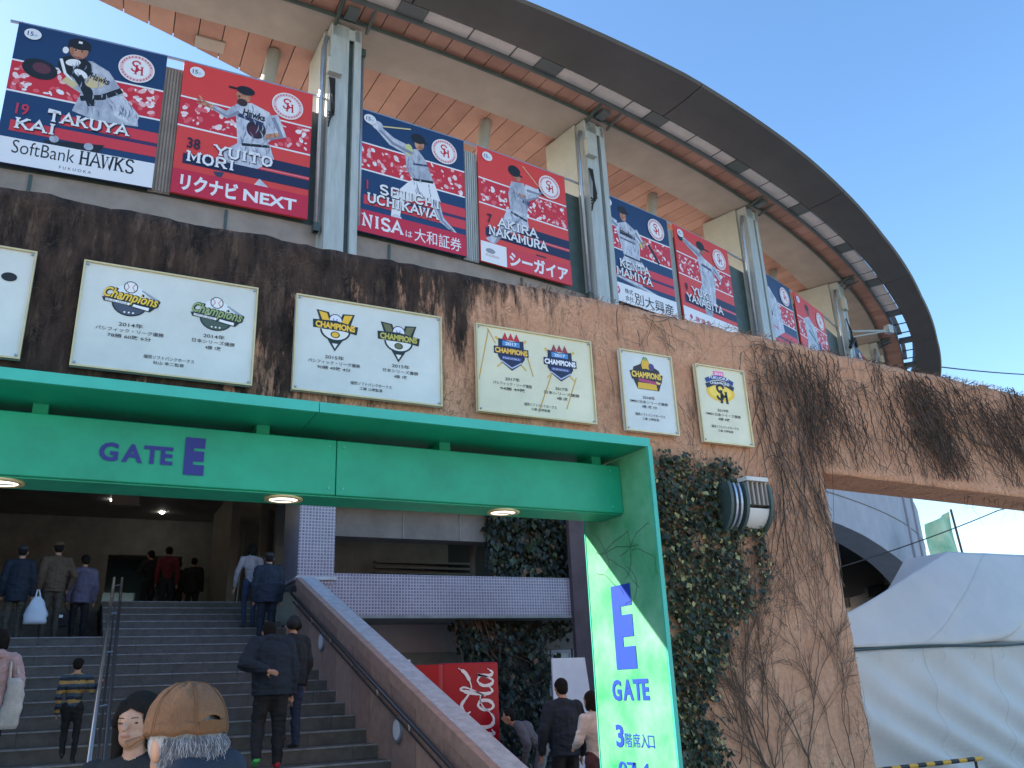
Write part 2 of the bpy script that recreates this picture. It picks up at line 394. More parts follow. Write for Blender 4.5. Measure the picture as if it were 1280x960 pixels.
# ---------------------------------------------------------------- stadium building
stad = thing('stadium', 'round stadium with dark curved roof edge, steel columns and reddish plank ceiling', 'stadium', (SC[0], 16.2, 0))
T0, T1 = -13.5, 70
def interp(tab):
    def f(t):
        if t <= tab[0][0]: return tab[0][1]
        for (a, b), (c, d) in zip(tab, tab[1:]):
            if t <= c: return b+(d-b)*(t-a)/(c-a)
        return tab[-1][1]
    return f
rA = lambda t: 53.9
rB = lambda t: 52.55
def rC(t): return min(51.0-.33*min(t, 26), rB(t)-.05)
rD = interp([(0,54.45),(10,54.42),(30,54.50),(40,54.78),(60,55.2)])
rE = interp([(0,54.88),(15,54.90),(30,55.08),(40,55.38),(60,55.9)])
rF = interp([(0,55.9),(5.6,56.16),(11,56.40),(17,56.36),(24,56.18),(31,56.18),(37,56.40),(44,56.90),(55,57.3),(70,57.5)])
TH = frange(T0, T1, 1.0)
# upper parapet, with the arched opening low on the right
def zb(t):
    xs = [(-20,5.3),(9,5.3),(14,6.0),(19,6.12),(20.5,6.06),(22.4,5.93),(24.8,5.66),(26.9,5.42),(29.4,5.0),(30.9,4.62),(31.8,4.45),(33.2,3.6),(34.2,0),(90,0)]
    for (a, b), (c, d) in zip(xs, xs[1:]):
        if a <= t <= c: return b+(d-b)*(t-a)/(c-a)
b = MB(); th = frange(T0, T1, .5); vs = []
for t in th:
    for r, z in ((SR-.05, zb(t)), (SR-.45, zb(t)), (SR-.45, 11.25), (SR-.05, 11.25)): vs.append(pol(t, r, z))
b.add(vs, [(4*i+k, 4*i+(k+1) % 4, 4*i+4+(k+1) % 4, 4*i+4+k) for i in range(len(th)-1) for k in range(4)]+[(0,1,2,3), tuple(4*(len(th)-1)+k for k in (3,2,1,0))])
o = b.build('parapet_wall', None, stad); o.data.materials.append(M_['parapet']); o.data.materials.append(M_['lilac_wall'])
for p in o.data.polygons:
    c = p.center+stad.location
    if math.degrees(math.atan2(c.x-SC[0], SC[1]-c.y)) > 12 and c.z < 9: p.material_index = 1
o.data.polygons.foreach_set('use_smooth', [False]*len(o.data.polygons))
b = MB(); th = frange(12, T1, .5); vs = []
for t in th:
    for r, z in ((54.0, zb(t)-.01), (53.3, zb(t)-.01), (53.3, 8.6), (54.0, 8.6)): vs.append(pol(t, r, z))
b.add(vs, [(4*i+k, 4*i+(k+1) % 4, 4*i+4+(k+1) % 4, 4*i+4+k) for i in range(len(th)-1) for k in range(4)]+[(0,1,2,3), tuple(4*(len(th)-1)+k for k in (3,2,1,0))])
b.build('lower_wall', M_['lilac_wall'], stad)
for k, (z, t0, t1) in enumerate(((9.9, T0, 30), (7.0, 12, 56))):     # string lines on the wall
    MB().ring(frange(t0, t1, 1), lambda t: (SR-.06 if z > 9 else 53.98), lambda t: (SR-.02 if z > 9 else 54.02), z, z+.03).build('wall_moulding', M_['grey_concrete'], stad)
for t in frange(-12, 11, 4.1):
    a, c_ = pol(t-.03, SR-.02, 0), pol(t+.03, SR-.02, 0); d, e = pol(t-.03, SR-.06, 0), pol(t+.03, SR-.06, 0)
    z1 = 11.2; z0 = max(zb(t)+.02, 6.7)
    MB().hexa([(a[0],a[1],z0),(c_[0],c_[1],z0),(e[0],e[1],z0),(d[0],d[1],z0),(a[0],a[1],z1),(c_[0],c_[1],z1),(e[0],e[1],z1),(d[0],d[1],z1)]).build('wall_joint', M_['steel_dark'] if t < 12 else M_['grey_concrete'], stad)
# drain pipes on the curved wall near its right end
for t in (29.6, 32.2):
    MB().tube([pol(t, 54.06, 4.9), pol(t, 54.06, 8.6)], .05, 6).build('wall_pipe', M_['lilac_wall'], stad)
# inner concourse: dark back wall and shutters seen through the arch
MB().ring(frange(2, 60, 1.5), lambda t: SR-4.2, lambda t: SR-4.0, 0, 7.5).build('concourse_back_wall', M_['dark_wall'], stad)
MB().ring(frange(2, 60, 1.5), lambda t: SR-4.2, lambda t: SR-.1, 6.6, 6.8).build('concourse_ceiling', M_['dark_interior'], stad)
for k in range(16):
    MB().ring(frange(18, 34, 1), lambda t: SR-3.98, lambda t: SR-3.72, 2.2+k*.27, 2.2+k*.27+.17).build('shutter_slat', M_['beige_wall'] if k < 12 else M_['grey_concrete'], stad)
for t in (19, 23, 27, 31):
    a = pol(t, SR-3.2, 0); MB().tube([(a[0], a[1], 0), (a[0], a[1], 6.6)], .22, 12).build('concourse_pillar', M_['grey_concrete'], stad, smooth=True)
# seating bowl and deck behind (catches sun, lights the planks from below)
MB().ring(frange(T0, T1, 2), lambda t: SR-7, lambda t: SR-.46, 10.9, 11.05).build('upper_deck', M_['deck'], stad)
sb = MB()
for k in range(8): sb.ring(frange(T0, T1, 3), lambda t, k=k: SR-8.0-k, lambda t, k=k: SR-7-k, 6.9, 10.5-k*.45)
sb.build('seating_tiers', M_['deck'], stad)
# roof planks, each its own piece
PL = {}
def plank(t0, t1, r0, r1, z, m, name, th_=.035):
    ta, tb = t0+.013, t1-.013
    p = [pol(ta, r1(ta), z), pol(tb, r1(tb), z), pol(tb, r0(tb), z), pol(ta, r0(ta), z)]
    q = [(x, y, z+th_) for x, y, _ in p]
    return MB().hexa(p+q).build(name, m, stad, fixn=False)
t = -4.4; i = 0
random.seed(3)
while t < 50:
    m = M_[random.choice(['plank_a','plank_b','plank_c'])]
    if t < 44: plank(t, t+.6, lambda a: max(rC(a), SR-11), rB, 16.62+.006*random.random(), m, 'ceiling_plank')
    plank(t, t+.6, rA, lambda a: rD(a)-.02, 16.68+.006*random.random(), M_[random.choice(['plank_a','plank_b','plank_c'])], 'soffit_plank')
    t += .6
t = -13.4
while t < -4.5: plank(t, t+.6, rA, lambda a: rD(a)-.02, 16.68, M_['plank_a'], 'soffit_plank'); t += .6
MB().ring(TH, lambda t: max(min(rC(t), rB(t)-.1), SR-11), rB, 16.72, 17.3).build('roof_slab', M_['steel_dark'], stad)
for r_ in (2.6, 4.9, 7.2):    # joint strips that cross the planks
    MB().ring(frange(8, 45, 1), lambda t: SR-r_-1.5, lambda t: SR-r_-1.55, 16.585, 16.615).build('ceiling_joint', M_['steel_dark'], stad)
MB().ring(frange(T0, T1, .5), rB, rA, 16.58, 17.0).build('ring_beam', M_['beige_panel'], stad)
MB().ring(frange(T0, T1, .5), lambda t: rA(t)+.002, lambda t: rA(t)+.05, 16.55, 16.64).build('beam_trim', M_['steel_dark'], stad)
MB().ring(frange(T0, T1, 1), lambda t: rA(t)+.003, lambda t: rD(t)-.03, 16.73, 17.9).build('roof_void', M_['steel_dark'], stad)
MB().ring(frange(T0, T1, .5), lambda t: rD(t)-.02, lambda t: rD(t)+.03, 16.66, 16.80).build('soffit_trim', M_['rib_dark'], stad)
MB().ring(frange(T0, T1, 1), lambda t: max(rC(t), SR-11), lambda t: rD(t), 17.92, 18.1).build('roof_cover', M_['roof_cover'], stad)
# pale louvre boxes in the slot between soffit and fascia
t = -13.0; k = 0
while t < 66:      # two groups of two pale boxes to every bay, wide dark plates between the groups
    g = 3.42
    for a, b_ in ((t+.30, t+1.55), (t+1.60, t+2.85), (t+2.90, t+3.66)):
        if b_ < 33: MB().ring(frange(a, b_, .5), lambda q: rD(q)+.04, lambda q: rE(q)-.03, 16.79, 16.83).build('louvre_panel', M_['louvre_pale'], stad)
        else: MB().ring(frange(a, b_, .5), lambda q: rD(q)+.04, lambda q: rD(q)+.4*(rE(q)-rD(q)), 17.0, 17.04).build('louvre_panel', M_['louvre_pale'], stad)
    MB().ring([t-.24, t+.24] if t > 29.5 else [t-.44, t, t+.29], lambda a: rD(a)+.035, lambda a: rE(a)+.02, 16.74, 16.9).build('slot_plate', M_['rib_dark'], stad)
    MB().ring([t+1.56, t+1.59], lambda a: rD(a)+.035, lambda a: rE(a)+.0, 16.78, 16.83).build('slot_rib', M_['rib_dark'], stad)
    MB().ring([t+2.86, t+2.89], lambda a: rD(a)+.035, lambda a: rE(a)+.0, 16.78, 16.83).build('slot_rib', M_['rib_dark'], stad)
    t += 4.1; k += 1
# fascia: broad dark underside, built in panels with joints
def fascia(t0, t1):
    b = MB(); tt = frange(t0+.02, t1-.02, .7); sec = []
    for t in tt:
        e, f = rE(t), rF(t)
        for r, z in ((e, 16.80), (e+.05, 16.73), (e+.16, 16.73), (e+(f-e)*.5, 16.75), (f-.06, 16.83), (f, 16.90), (f-.05, 16.95), (f-.8, 17.5), (e, 17.6)):
            sec.append(pol(t, r, z))
    n = 9
    b.add(sec, [(n*i+k, n*i+(k+1) % n, n*i+n+(k+1) % n, n*i+n+k) for i in range(len(tt)-1) for k in range(n)]+[tuple(range(n)), tuple((len(tt)-1)*n+k for k in range(n))[::-1]])
    return b.build('fascia_panel', M_['roof_dark'], stad)
for t in frange(T0, T1, 8.35)[:-1]: fascia(t, t+8.35)
# ------- columns
COLS = [-6.3, 1.95, 9.85, 18.0, 26.6, 35.2, 43.8, 52.4, 61]
def frame_at(t, r, z, rz_off=0):
    """local frame on the curve: +x along the wall to the right, -y towards the outside"""
    a = R_(t); p = pol(t, r, z); return p, a
for ci, t in enumerate(COLS):
    p, a = frame_at(t, SR, 0)
    c = bpy.data.objects.new('column', None); COL.objects.link(c); c.parent = stad
    c.location = Vector(p)-stad.location; c.rotation_euler = (0, 0, a)
    # pale side box behind, steel web, dark gap, flange
    MB().box(-.40,.42,.02,1.3,6.0 if t > 30 else 8,16.55).build('pier', M_['pale_column'], c, local=True)
    bevel(MB().box(-.34,.10,-.34,.018,8.2,16.55).build('web_plate', M_['steel_grey'], c, local=True), .015)
    MB().box(.10,.22,-.22,.018,8.2,16.55).build('recess', M_['steel_dark'], c, local=True)
    bevel(MB().box(.22,.40,-.34,.018,8.2,16.55).build('flange', M_['steel_grey'], c, local=True), .015)
    MB().box(-.30,.36,-.34,-.30,16.2,16.5).build('cap_plate', M_['steel_grey'], c, local=True)
    MB().tube([(-.47,-.16,11.0),(-.47,-.16,15.8),(-.40,-.2,16.2)], .055, 8).build('drain_pipe', M_['pipe_steel'], c, local=True, smooth=True)
    MB().tube([(.50,-.1,11.4),(.50,-.1,16.0)], .045, 8).build('drain_pipe', M_['pipe_steel'], c, local=True, smooth=True)
    MB().box(.44,.56,-.19,-.02,16.0,16.2).build('pipe_bracket', M_['steel_dark'], c, local=True)
    MB().box(-.53,-.40,-.22,-.06,11.0,11.2).build('pipe_bracket', M_['steel_dark'], c, local=True)
    MB().tube([(-.26,-.36,16.5),(-.26,-.98,16.70)], .05, 6).build('hanger', M_['steel_dark'], c, local=True)
    MB().box(-.12,.16,-.9,-.52,16.55,16.68).build('hanger_box', M_['rib_dark'], c, local=True)
    MB().tube([(.50,-.36,16.5),(.50,-.98,16.70)], .04, 6).build('hanger', M_['rib_dark'], c, local=True)
    if ci in (1, 2, 4, 5):
        MB().box(-.42,-.10,-.50,-.341,15.0 if ci == 1 else 15.3,15.4 if ci == 1 else 15.8).build('junction_box', M_['pale_column'], c, local=True)
        k = MB()
        for q in range(5):
            k.tube([(-.36+.03*q,-.40,14.9),(-.34+.02*q,-.50-.03*(q % 2),14.4-.12*q),(-.30+.03*(q % 3),-.42,13.9),(-.34,-.36,13.6+.1*q)], .02, 5)
        k.build('cable_loop', M_['black_rubber'], c, local=True)
# raking struts seen above the posters
for t in (0.55, 7.1, 14.5, 23.4, 31.4):
    a = pol(t-.5, SR-1.6, 13.0); b2 = pol(t, SR-1.3, 16.6)
    MB().tube([a, b2], .17, 12).build('raking_strut', M_['pale_column'], stad, smooth=True)
# small ceiling hatch seen above the second poster
MB().ring([-1.45,-.7], lambda t: 51.55, lambda t: 51.95, 16.57, 16.615).build('ceiling_hatch', M_['beige_panel'], stad)
# floodlight arm on the fourth column
fl = thing('floodlight_arm', 'grey floodlight bracket sticking out to the right from the fourth roof column', 'light bracket', pol(26.6, SR+.4, 14.4))
a0 = pol(26.3, SR+.45, 14.35); a1 = pol(28.6, SR+1.5, 14.8)
MB().tube([a0, a1], .045, 6).build('arm', M_['steel_grey'], fl); MB().tube([pol(26.3,SR+.45,14.1), a1], .03, 6).build('brace', M_['steel_grey'], fl)
MB().box(a1[0]-.14,a1[0]+.14,a1[1]-.12,a1[1]+.12,a1[2]-.12,a1[2]+.22).build('lamp_head', M_['steel_grey'], fl)
MB().tube([pol(26.0,SR+.42,13.6), pol(26.6,SR+.5,14.1), pol(27.0,SR+.45,13.9)], .07, 6).build('cable_coil', M_['black_rubber'], fl)

# ribbed steel strips between the posters
def rib_panel(t, wd):
    p, a = frame_at(t, SR+.02, 0)
    b = MB(); n = 7
    b.box(-wd/2, wd/2, .02, .06, 11.28, 14.35)
    for k in range(n):
        x = -wd/2+wd*(k+.5)/n; b.box(x-wd/n*.28, x+wd/n*.28, -.01, .02, 11.3, 14.33)
    o = b.build('ribbed_strip', M_['steel_grey'] if t > 2 else M_['parapet'], stad, local=True); o.location = Vector(p)-stad.location; o.rotation_euler = (0, 0, a)
for t in (-1.92, 5.60, 13.2, 20.95, 29.8): rib_panel(t, .42)
MB().ring(frange(-5, 52, 1), lambda t: SR-.12, lambda t: SR-.06, 11.25, 14.2).build('poster_backing', M_['steel_dark'], stad)
MB().ring(frange(-5.2, 52, 1), lambda t: SR-.02, lambda t: SR+.03, 14.58, 14.62).build('poster_rail', M_['pipe_steel'], stad)

# ---------------------------------------------------------------- lower entrance block of the stadium
ent = thing('entrance_block', 'dim stadium entrance block with mosaic tiled beam and pier behind the steps', 'entrance', (4, 16.3, 0))
MB().box(3.8,4.5,16.3,17.6,3.62,9).build('tiled_pier', M_['mosaic_tile'], ent)
MB().box(3.76,4.54,16.25,17.64,3.70,3.76).build('pier_band', M_['cap_stone'], ent)
MB().box(4.102,11.2,16.32,16.8,3.06,3.84).build('tiled_beam', M_['mosaic_tile'], ent)
MB().box(4.1,11.2,16.30,16.83,3.0,3.058).build('beam_drip', M_['dark_wall'], ent)
MB().box(4.5,9.0,16.9,17.4,4.66,5.6).build('lintel', M_['grey_concrete'], ent)
for x in (6.1, 7.4): MB().box(x,x+.02,16.88,16.9,4.66,5.6).build('lintel_joint', M_['dark_wall'], ent)
MB().box(-16,11.4,16.7,17.2,6.55,10.9).build('upper_shade_wall', M_['grey_concrete'], ent)  # unseen; height and left reach shaped to keep sun off the stair wall
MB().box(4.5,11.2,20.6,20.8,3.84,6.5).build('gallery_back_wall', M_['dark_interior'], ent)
for k in range(6): MB().box(6.6,9.2,20.2,20.58,4.0+k*.13,4.0+k*.13+.05).build('gallery_slat', M_['dark_wall'], ent)
MB().tube([(8.2,18,3.84),(8.2,18,4.5),(8.35,18,5.3)], .07, 8).build('gallery_pipe', M_['grey_concrete'], ent)
MB().box(4.5,11.2,16.8,20.6,3.06,3.2).build('gallery_floor', M_['dark_wall'], ent)
MB().box(-9,11.4,17.2,28,6.5,6.7).build('hall_ceiling', M_['ceiling_dark'], ent)
MB().box(-9,-3.8,16.3,17.6,2.72,9).build('side_pier', M_['grey_concrete'], ent)
MB().box(-9.3,-9,6.9,28,0,9).build('left_shade_wall', M_['grey_concrete'], ent)  # unseen side wall, added so that sun does not flood the steps
MB().box(-9,11.4,27.8,28,0,6.7).build('hall_back_wall', M_['dark_wall'], ent)
b = MB(); b.box(-4,.85,25.8,26,2.72,5.5); b.box(-4,8,25.8,26,5.5,6.5); b.box(2.75,8,25.8,26,3.57,5.5); b.build('hall_front_wall', M_['dark_wall'], ent)
MB().box(.85,2.75,26.6,26.7,3.57,5.5).build('hall_doorway_glass', M_['glass_teal'], ent)
MB().box(.78,1.55,24.6,24.9,3.57,4.35).build('ticket_counter', M_['glass_teal'], ent)
MB().box(3.35,3.55,21.5,24.6,3.57,6.5).build('hall_side_wall', M_['beige_wall'], ent)
b = MB()    # beige wall with a chamfered dark opening
b.prism([(3.95,3.57),(4.12,3.57),(4.12,5.98),(4.75,5.98),(5.05,5.6),(5.05,3.57),(5.6,3.57),(5.6,6.5),(3.95,6.5)], 1, 20.9, 21.1)
b.build('chamfered_wall', M_['beige_wall'], ent)
MB().box(4.12,5.05,21.6,21.7,3.57,6.2).build('inner_panel', M_['grey_concrete'], ent)
MB().tube([(3.45,20.6,3.6),(3.52,20.6,5.35)], .02, 6).build('door_pull', M_['handrail'], ent)
# ground floor under the gallery
MB().box(9.75,10.2,16.2,16.32,0,9).build('dark_pier', M_['brown_pier'], ent)
MB().box(4.1,11.4,18.6,18.8,0,3.06).build('ground_wall', M_['dark_wall'], ent)
MB().box(4.1,8.0,18.5,18.6,2.45,3.05).build('ground_fascia', M_['lilac_wall'], ent)
MB().box(9.2,12.2,18.3,18.5,2.45,3.06).build('door_fascia', M_['grey_concrete'], ent)
for k, x in enumerate((9.72, 10.3, 10.9)):
    f_ = MB(); f_.box(x,x+.54,18.28,18.34,0,.08); f_.box(x,x+.54,18.28,18.34,2.36,2.44); f_.box(x,x+.05,18.28,18.34,.08,2.36); f_.box(x+.49,x+.54,18.28,18.34,.08,2.36)
    f = f_.build('window', M_['lilac_wall'], ent); MB().box(x+.05,x+.49,18.30,18.32,.08,2.36).build('pane', M_['plate_blue'] if k else M_['glass_teal'], f)
for x, z, y in ((.72, 6.49, 23.3), (1.85, 6.49, 22.4), (2.0, 6.49, 24.6), (-.6, 6.49, 22)):
    MB().tube([(x,y,6.46),(x,y,6.5)], .055, 12).build('ceiling_spot', M_['lamp_dim'], ent)
hs = thing('hanging_sign', 'small blank pale box sign hanging from the dim entrance ceiling', 'sign', (1.0, 21.0, 6.2))
MB().box(.62,1.20,20.95,21.05,5.92,6.2).build('sign_box', M_['beige_panel'], hs); MB().box(.58,1.24,20.93,21.07,5.88,5.92).build('sign_frame', M_['dark_wall'], hs)
for x in (.72, 1.1): MB().tube([(x,21,6.2),(x,21,6.5)], .015, 5).build('hanger', M_['dark_wall'], hs)

# ---------------------------------------------------------------- steps
stp = bpy.data.objects.new('steps', None); COL.objects.link(stp); stp['kind'] = 'structure'; stp.location = (0, 8.84, 0)
RIS, TRD, Y0 = .17, .51, 8.84
for n in range(21):
    y = Y0+TRD*n; z = RIS*(n+1)
    xa, xb = -9, 3.8
    if n >= 16: xa = .62
    MB().box(xa,xb,y+.012,y+TRD+.06 if n < 20 else 28,z-RIS if n == 0 else z-RIS-.02,z-.009).build('step_base', M_['step_grey'], stp)
    x = xb-(.35 if n % 2 else .8); prev = xb
    rs = random.Random(n)
    while prev > max(xa, -3.2)+.05:
        x = max(x, xa, -3.2) if x > -3.2 else xa
        b = MB(); b.box(x+.004,prev-.004,y,y+TRD,z-.05,z-.004+.003*rs.random(), M_['step_grey']); b.box(x+.004,prev-.004,y+.001,y+.0115,z-RIS+.002,z-.051, M_['step_grey'])
        b.box(x+.004,prev-.004,y-.008-.003*rs.random(),y+.036,z-.016,z+.0015, M_['step_edge']); b.build('step_slab', None, stp)
        prev = x; x -= .95
MB().box(-9,.62,Y0+TRD*16-.3,27.8,2.45,2.716).build('landing', M_['step_grey'], stp)
for n in range(5): MB().box(-9,.6,18.9+.45*n,19.42+.45*n if n < 4 else 27.8,2.70+.17*n,2.88+.17*n).build('step', M_['step_grey'], stp)
# side wall of the steps
ck = thing('stair_side_wall', 'sloping brown stone side wall with pale blue stone coping beside the steps', 'wall', (3.95, 12, 0))
zc = lambda y: .90+.341*(y-7.9)
YA, YB = 6.6, 16.28
def slanted(b, x0, x1, y0, y1, f0, f1, mt=None):
    b.hexa([(x0,y0,f0(y0)),(x1,y0,f0(y0)),(x1,y1,f0(y1)),(x0,y1,f0(y1)),(x0,y0,f1(y0)),(x1,y0,f1(y0)),(x1,y1,f1(y1)),(x0,y1,f1(y1))], mt)
b = MB(); slanted(b, 3.84, 4.08, YA, YB, lambda y: 0, lambda y: zc(y)-.07); b.build('core', M_['grey_concrete'], ck)
yy = YA; k = 0
while yy < YB-.05:
    y1 = min(YB, yy+.86)
    b = MB(); slanted(b, 3.79, 3.838, yy+.008, y1-.008, lambda y: 0, lambda y: zc(y)-.17)
    b.build('stone_panel', M_['brown_stone' if k % 2 else 'brown_stone_b'], ck)
    y1c = min(YB, yy+1.3) if k % 1 == 0 else y1
    yy = y1; k += 1
yy = YA
while yy < YB-.05:
    y1 = min(YB, yy+1.45)
    b = MB(); slanted(b, 3.86, 4.13, yy+.004, y1-.004, lambda y: zc(y)-.068, lambda y: zc(y)); b.build('coping_stone', M_['cap_stone'], ck)
    b = MB(); slanted(b, 3.765, 3.858, yy+.004, y1-.004, lambda y: zc(y)-.165, lambda y: zc(y)-.005); b.build('edge_stone', M_['brown_stone'], ck)
    yy = y1
for y in (14.29, 10.6, 7.9):
    z = zc(y)-.62
    l = MB().tube([(3.788,y,z),(3.76,y,z)], .15, 24).build('round_plate', M_['pipe_steel'], ck); MB().tube([(3.76,y,z),(3.752,y,z)], .115, 24).build('lens', M_['white_paint'], l)
hr = thing('wall_handrail', 'dark tubular handrail on brackets along the sloping brown stair wall', 'handrail', (3.68, 12, 0))
MB().tube([(3.74,16.4,zc(16.3)-.25),(3.66,16.1,zc(16.1)-.27),(3.66,7.0,zc(7.0)-.27)], .026, 8).build('rail', M_['rail_dark'], hr, smooth=True)
MB().tube([(3.70,16.1,zc(16.1)-.42),(3.70,7.0,zc(7.0)-.42)], .014, 6).build('lower_rail', M_['rail_dark'], hr)
for y in frange(7.6, 15.7, 1.2):
    b = MB(); b.tube([(3.66,y,zc(y)-.27),(3.67,y,zc(y)-.37),(3.785,y,zc(y)-.38)], .014, 6); b.tube([(3.77,y,zc(y)-.38),(3.788,y,zc(y)-.38)], .045, 10)
    b.build('bracket', M_['handrail'], hr)
cr = thing('centre_handrail', 'tall steel double handrail on posts in the middle of the steps', 'handrail', (.5, 12.9, 1.3))
sz = lambda y: max(0, RIS*((y-Y0)/TRD)+.1)
def cx_(y): return .33+(y-8.9)*.0455
for dx, hh, mt, rr in ((0, .90, 'handrail', .024), (.13, .90, 'rail_dark', .022), (.065, .45, 'rail_dark', .016)):
    MB().tube([(cx_(8.7)+dx, 8.7, sz(8.7)+hh-.3), (cx_(8.7)+dx, 8.7, sz(8.7)+hh), (cx_(17.2)+dx, 17.2, sz(17.2)+hh), (cx_(17.9)+dx, 17.9, sz(17.2)+hh), (cx_(17.9)+dx, 17.9, sz(17.2)+hh-.3)], rr, 8).build('rail', M_[mt], cr, smooth=True)
for y in (8.9, 10.95, 12.95, 15.0, 17.0):
    for dx in (0, .13):
        MB().tube([(cx_(y)+dx, y, sz(y)-.16), (cx_(y)+dx, y, sz(y)+.9)], .018, 8).build('post', M_['handrail'], cr)
    MB().tube([(cx_(y)-.02, y, sz(y)+.8), (cx_(y)+.15, y, sz(y)+.83)], .012, 6).build('cross_clip', M_['handrail'], cr)

# ---------------------------------------------------------------- concrete frame wall
zt_ = lambda x: 5.30 if x < 4.5 else (5.30-.035*(x-4.5) if x < 7.5 else 5.195-.030*(x-7.5))
def zbw(x): return 3.48 if x <= 4.50 else (3.48+.23*(x-4.50)/3.04 if x < 7.22 else 3.71-.019*(x-7.22))
xs = sorted(set([round(v, 3) for v in frange(-8, -4.2, .12)+frange(-4.2, 4.50, .07)+frange(4.50, 7.22, .05)+frange(7.22, 16, .07)]))
NB, NL = 26, 56
V = {}; vs = []; fs = []
def VV(i, j, back):
    k = (i, j, back)
    if k not in V:
        x = xs[i]
        if j >= NL: z = zbw(x)+(zt_(x)-zbw(x))*(j-NL)/NB
        else: z = zbw(x)*j/NL
        y = 7.12 if back else 6.55
        if not back:
            nv = Vector((x*1.1, 1.3, z*1.1))
            y += .022*mn.fractal(nv*2.2, .9, 2.1, 5) + .012*mn.noise(nv*9)
            if j == NL+NB: y += .02
        if j == NL+NB: z += .022*mn.fractal(Vector((x*3, back*.7, 0)), .8, 2.2, 5)+ .012
        if j < NL and xs[i] >= 7.2 and i < len(xs): x += .06*(1-j/NL)
        V[k] = len(vs); vs.append((x, y, z))
    return V[k]
def solid(i, j):
    if i < 0 or i >= len(xs)-1 or j < 0 or j >= NL+NB: return False
    xm = (xs[i]+xs[i+1])/2
    return j >= NL or xm < -4.2 or 4.50 < xm < 7.22
for i in range(len(xs)-1):
    for j in range(NL+NB):
        if not solid(i, j): continue
        a, b_, c, d = [(i, j), (i+1, j), (i+1, j+1), (i, j+1)]
        fs.append([VV(*q, False) for q in (a, b_, c, d)]); fs.append([VV(*q, True) for q in (d, c, b_, a)])
        for (di, dj), (p, q) in {(0,-1):(a,b_), (1,0):(b_,c), (0,1):(c,d), (-1,0):(d,a)}.items():
            if not solid(i+di, j+dj): fs.append([VV(*q, False), VV(*p, False), VV(*p, True), VV(*q, True)])
cw = MB().add(vs, fs).build('concrete_wall', M_['stained_concrete'], smooth=False)
setp(cw, 'weathered brown concrete frame wall streaked black over the green gate', 'wall')
for p in cw.data.polygons: p.use_smooth = abs(p.normal.y) > .8

# ---------------------------------------------------------------- green gate
gt = thing('gate_portal', 'green metal gate portal lettered GATE E in front of the concrete wall', 'gate', (0, 6, 0))
for a, b_ in ((-4.2,-.62), (-.615,1.38), (1.385,4.135)):
    o = MB().box(a,b_,5.52,6.53,3.462,3.51).build('roof_panel', M_['green_metal'], gt)
    MB().box(a,b_,5.497,5.518,3.45,3.522).build('front_trim', M_['green_edge'], o)
MB().box(4.10,4.125,5.5,6.53,0,3.448).build('side_panel', M_['green_print_sunwash'], gt)
MB().box(4.10,4.137,5.478,5.498,0,3.449).build('side_trim', M_['green_edge'], gt)
MB().box(4.095,4.12,6.532,6.545,0,3.448).build('side_trim', M_['green_edge'], gt)
MB().box(-4.22,-4.2,5.5,6.53,0,3.448).build('side_panel', M_['green_print_sunwash'], gt)
for a, b_ in ((-4.19,-1.2), (-1.195,1.62), (1.625,4.098)):
    b = MB(); b.box(a,b_,5.90,6.27,2.972,3.38)
    bevel(b.build('crossbeam_panel', M_['green_metal'], gt), .008)
MB().box(-4.19,4.098,5.93,6.25,2.962,2.9715).build('beam_underplate', M_['green_metal'], gt)
for x in (-3.1,-1.7,-.3,1.1,2.5,3.9): MB().box(x-.045,x+.045,5.96,6.2,3.381,3.461).build('spacer', M_['green_metal'], gt)
for x in (-1.2, 1.62, 4.04):
    for dx in (-.05, .055):
        if x > 4 and dx > 0: continue
        for z in (3.02, 3.33): MB().tube([(x+dx,5.901,z),(x+dx,5.893,z)], .009, 8).build('bolt', M_['green_edge'], gt)
for x in (-2.2, -.46, 1.29, 3.04):
    rm = []
    b = MB(); n = 28
    for r, z in ((.135,2.961),(.135,2.948),(.105,2.946),(.10,2.959)): rm += [(x+r*math.cos(2*math.pi*k/n), 6.06+r*.9*math.sin(2*math.pi*k/n), z) for k in range(n)]
    b.add(rm, [(i*n+k, i*n+(k+1) % n, (i+1)*n+(k+1) % n, (i+1)*n+k) for i in range(3) for k in range(n)])
    l = b.build('downlight', M_['gold_frame'], gt, smooth=True)
    MB().tube([(x,6.06,2.9605),(x,6.06,2.952)], .098, 24).build('lens', M_['lamp_glow'], l)
    MB().box(x-.07,x+.07,6.04,6.08,2.944,2.951).build('bulb', M_['white_paint'], l)
BLUE = (34, 38, 128); B2 = (24, 66, 180)
def letters(word, x, z, size, c, bold, width, loc, rz, gap=.0):
    ws = [(lambda g: g[3]-g[2])(text_geo(ch, bold)) for ch in word]; g = .09*sum(ws)/len(ws); k = width/(sum(ws)+g*(len(ws)-1))
    for ch, w_ in zip(word, ws):
        F = Flat(.002, .003); F.text(ch, 0, 0, size, 1, c, bold=bold, width=w_*k)
        vs_, _, x0, _ = text_geo(ch, bold); sh = x0*size*(w_*k/(w_*size)); F.mb.v = [(v[0]-sh+x, v[1], v[2]+z) for v in F.mb.v]
        o = F.build('letter', gt); o.location = loc; o.rotation_euler = (0, 0, rz); x += (w_+g)*k
letters('GATE', .07, 3.108, .163, BLUE, .035, .45, (0, 5.898-6, 0), 0)
letters('E', .585, 3.068, .315, BLUE, .07, .13, (0, 5.898-6, 0), 0)
PL_ = (4.10, 6.515-6, 0); RZ_ = R_(-90)
letters('E', .34, 1.78, .83, B2, .06, .29, PL_, RZ_)
letters('GATE', .24, 1.50, .21, B2, .035, .52, PL_, RZ_)
letters('3', .25, 1.15, .225, B2, .03, .11, PL_, RZ_)
letters('階席入口', .375, 1.155, .115, B2, .0, .40, PL_, RZ_)
letters('0714', .25, .92, .17, B2, .01, .42, PL_, RZ_)
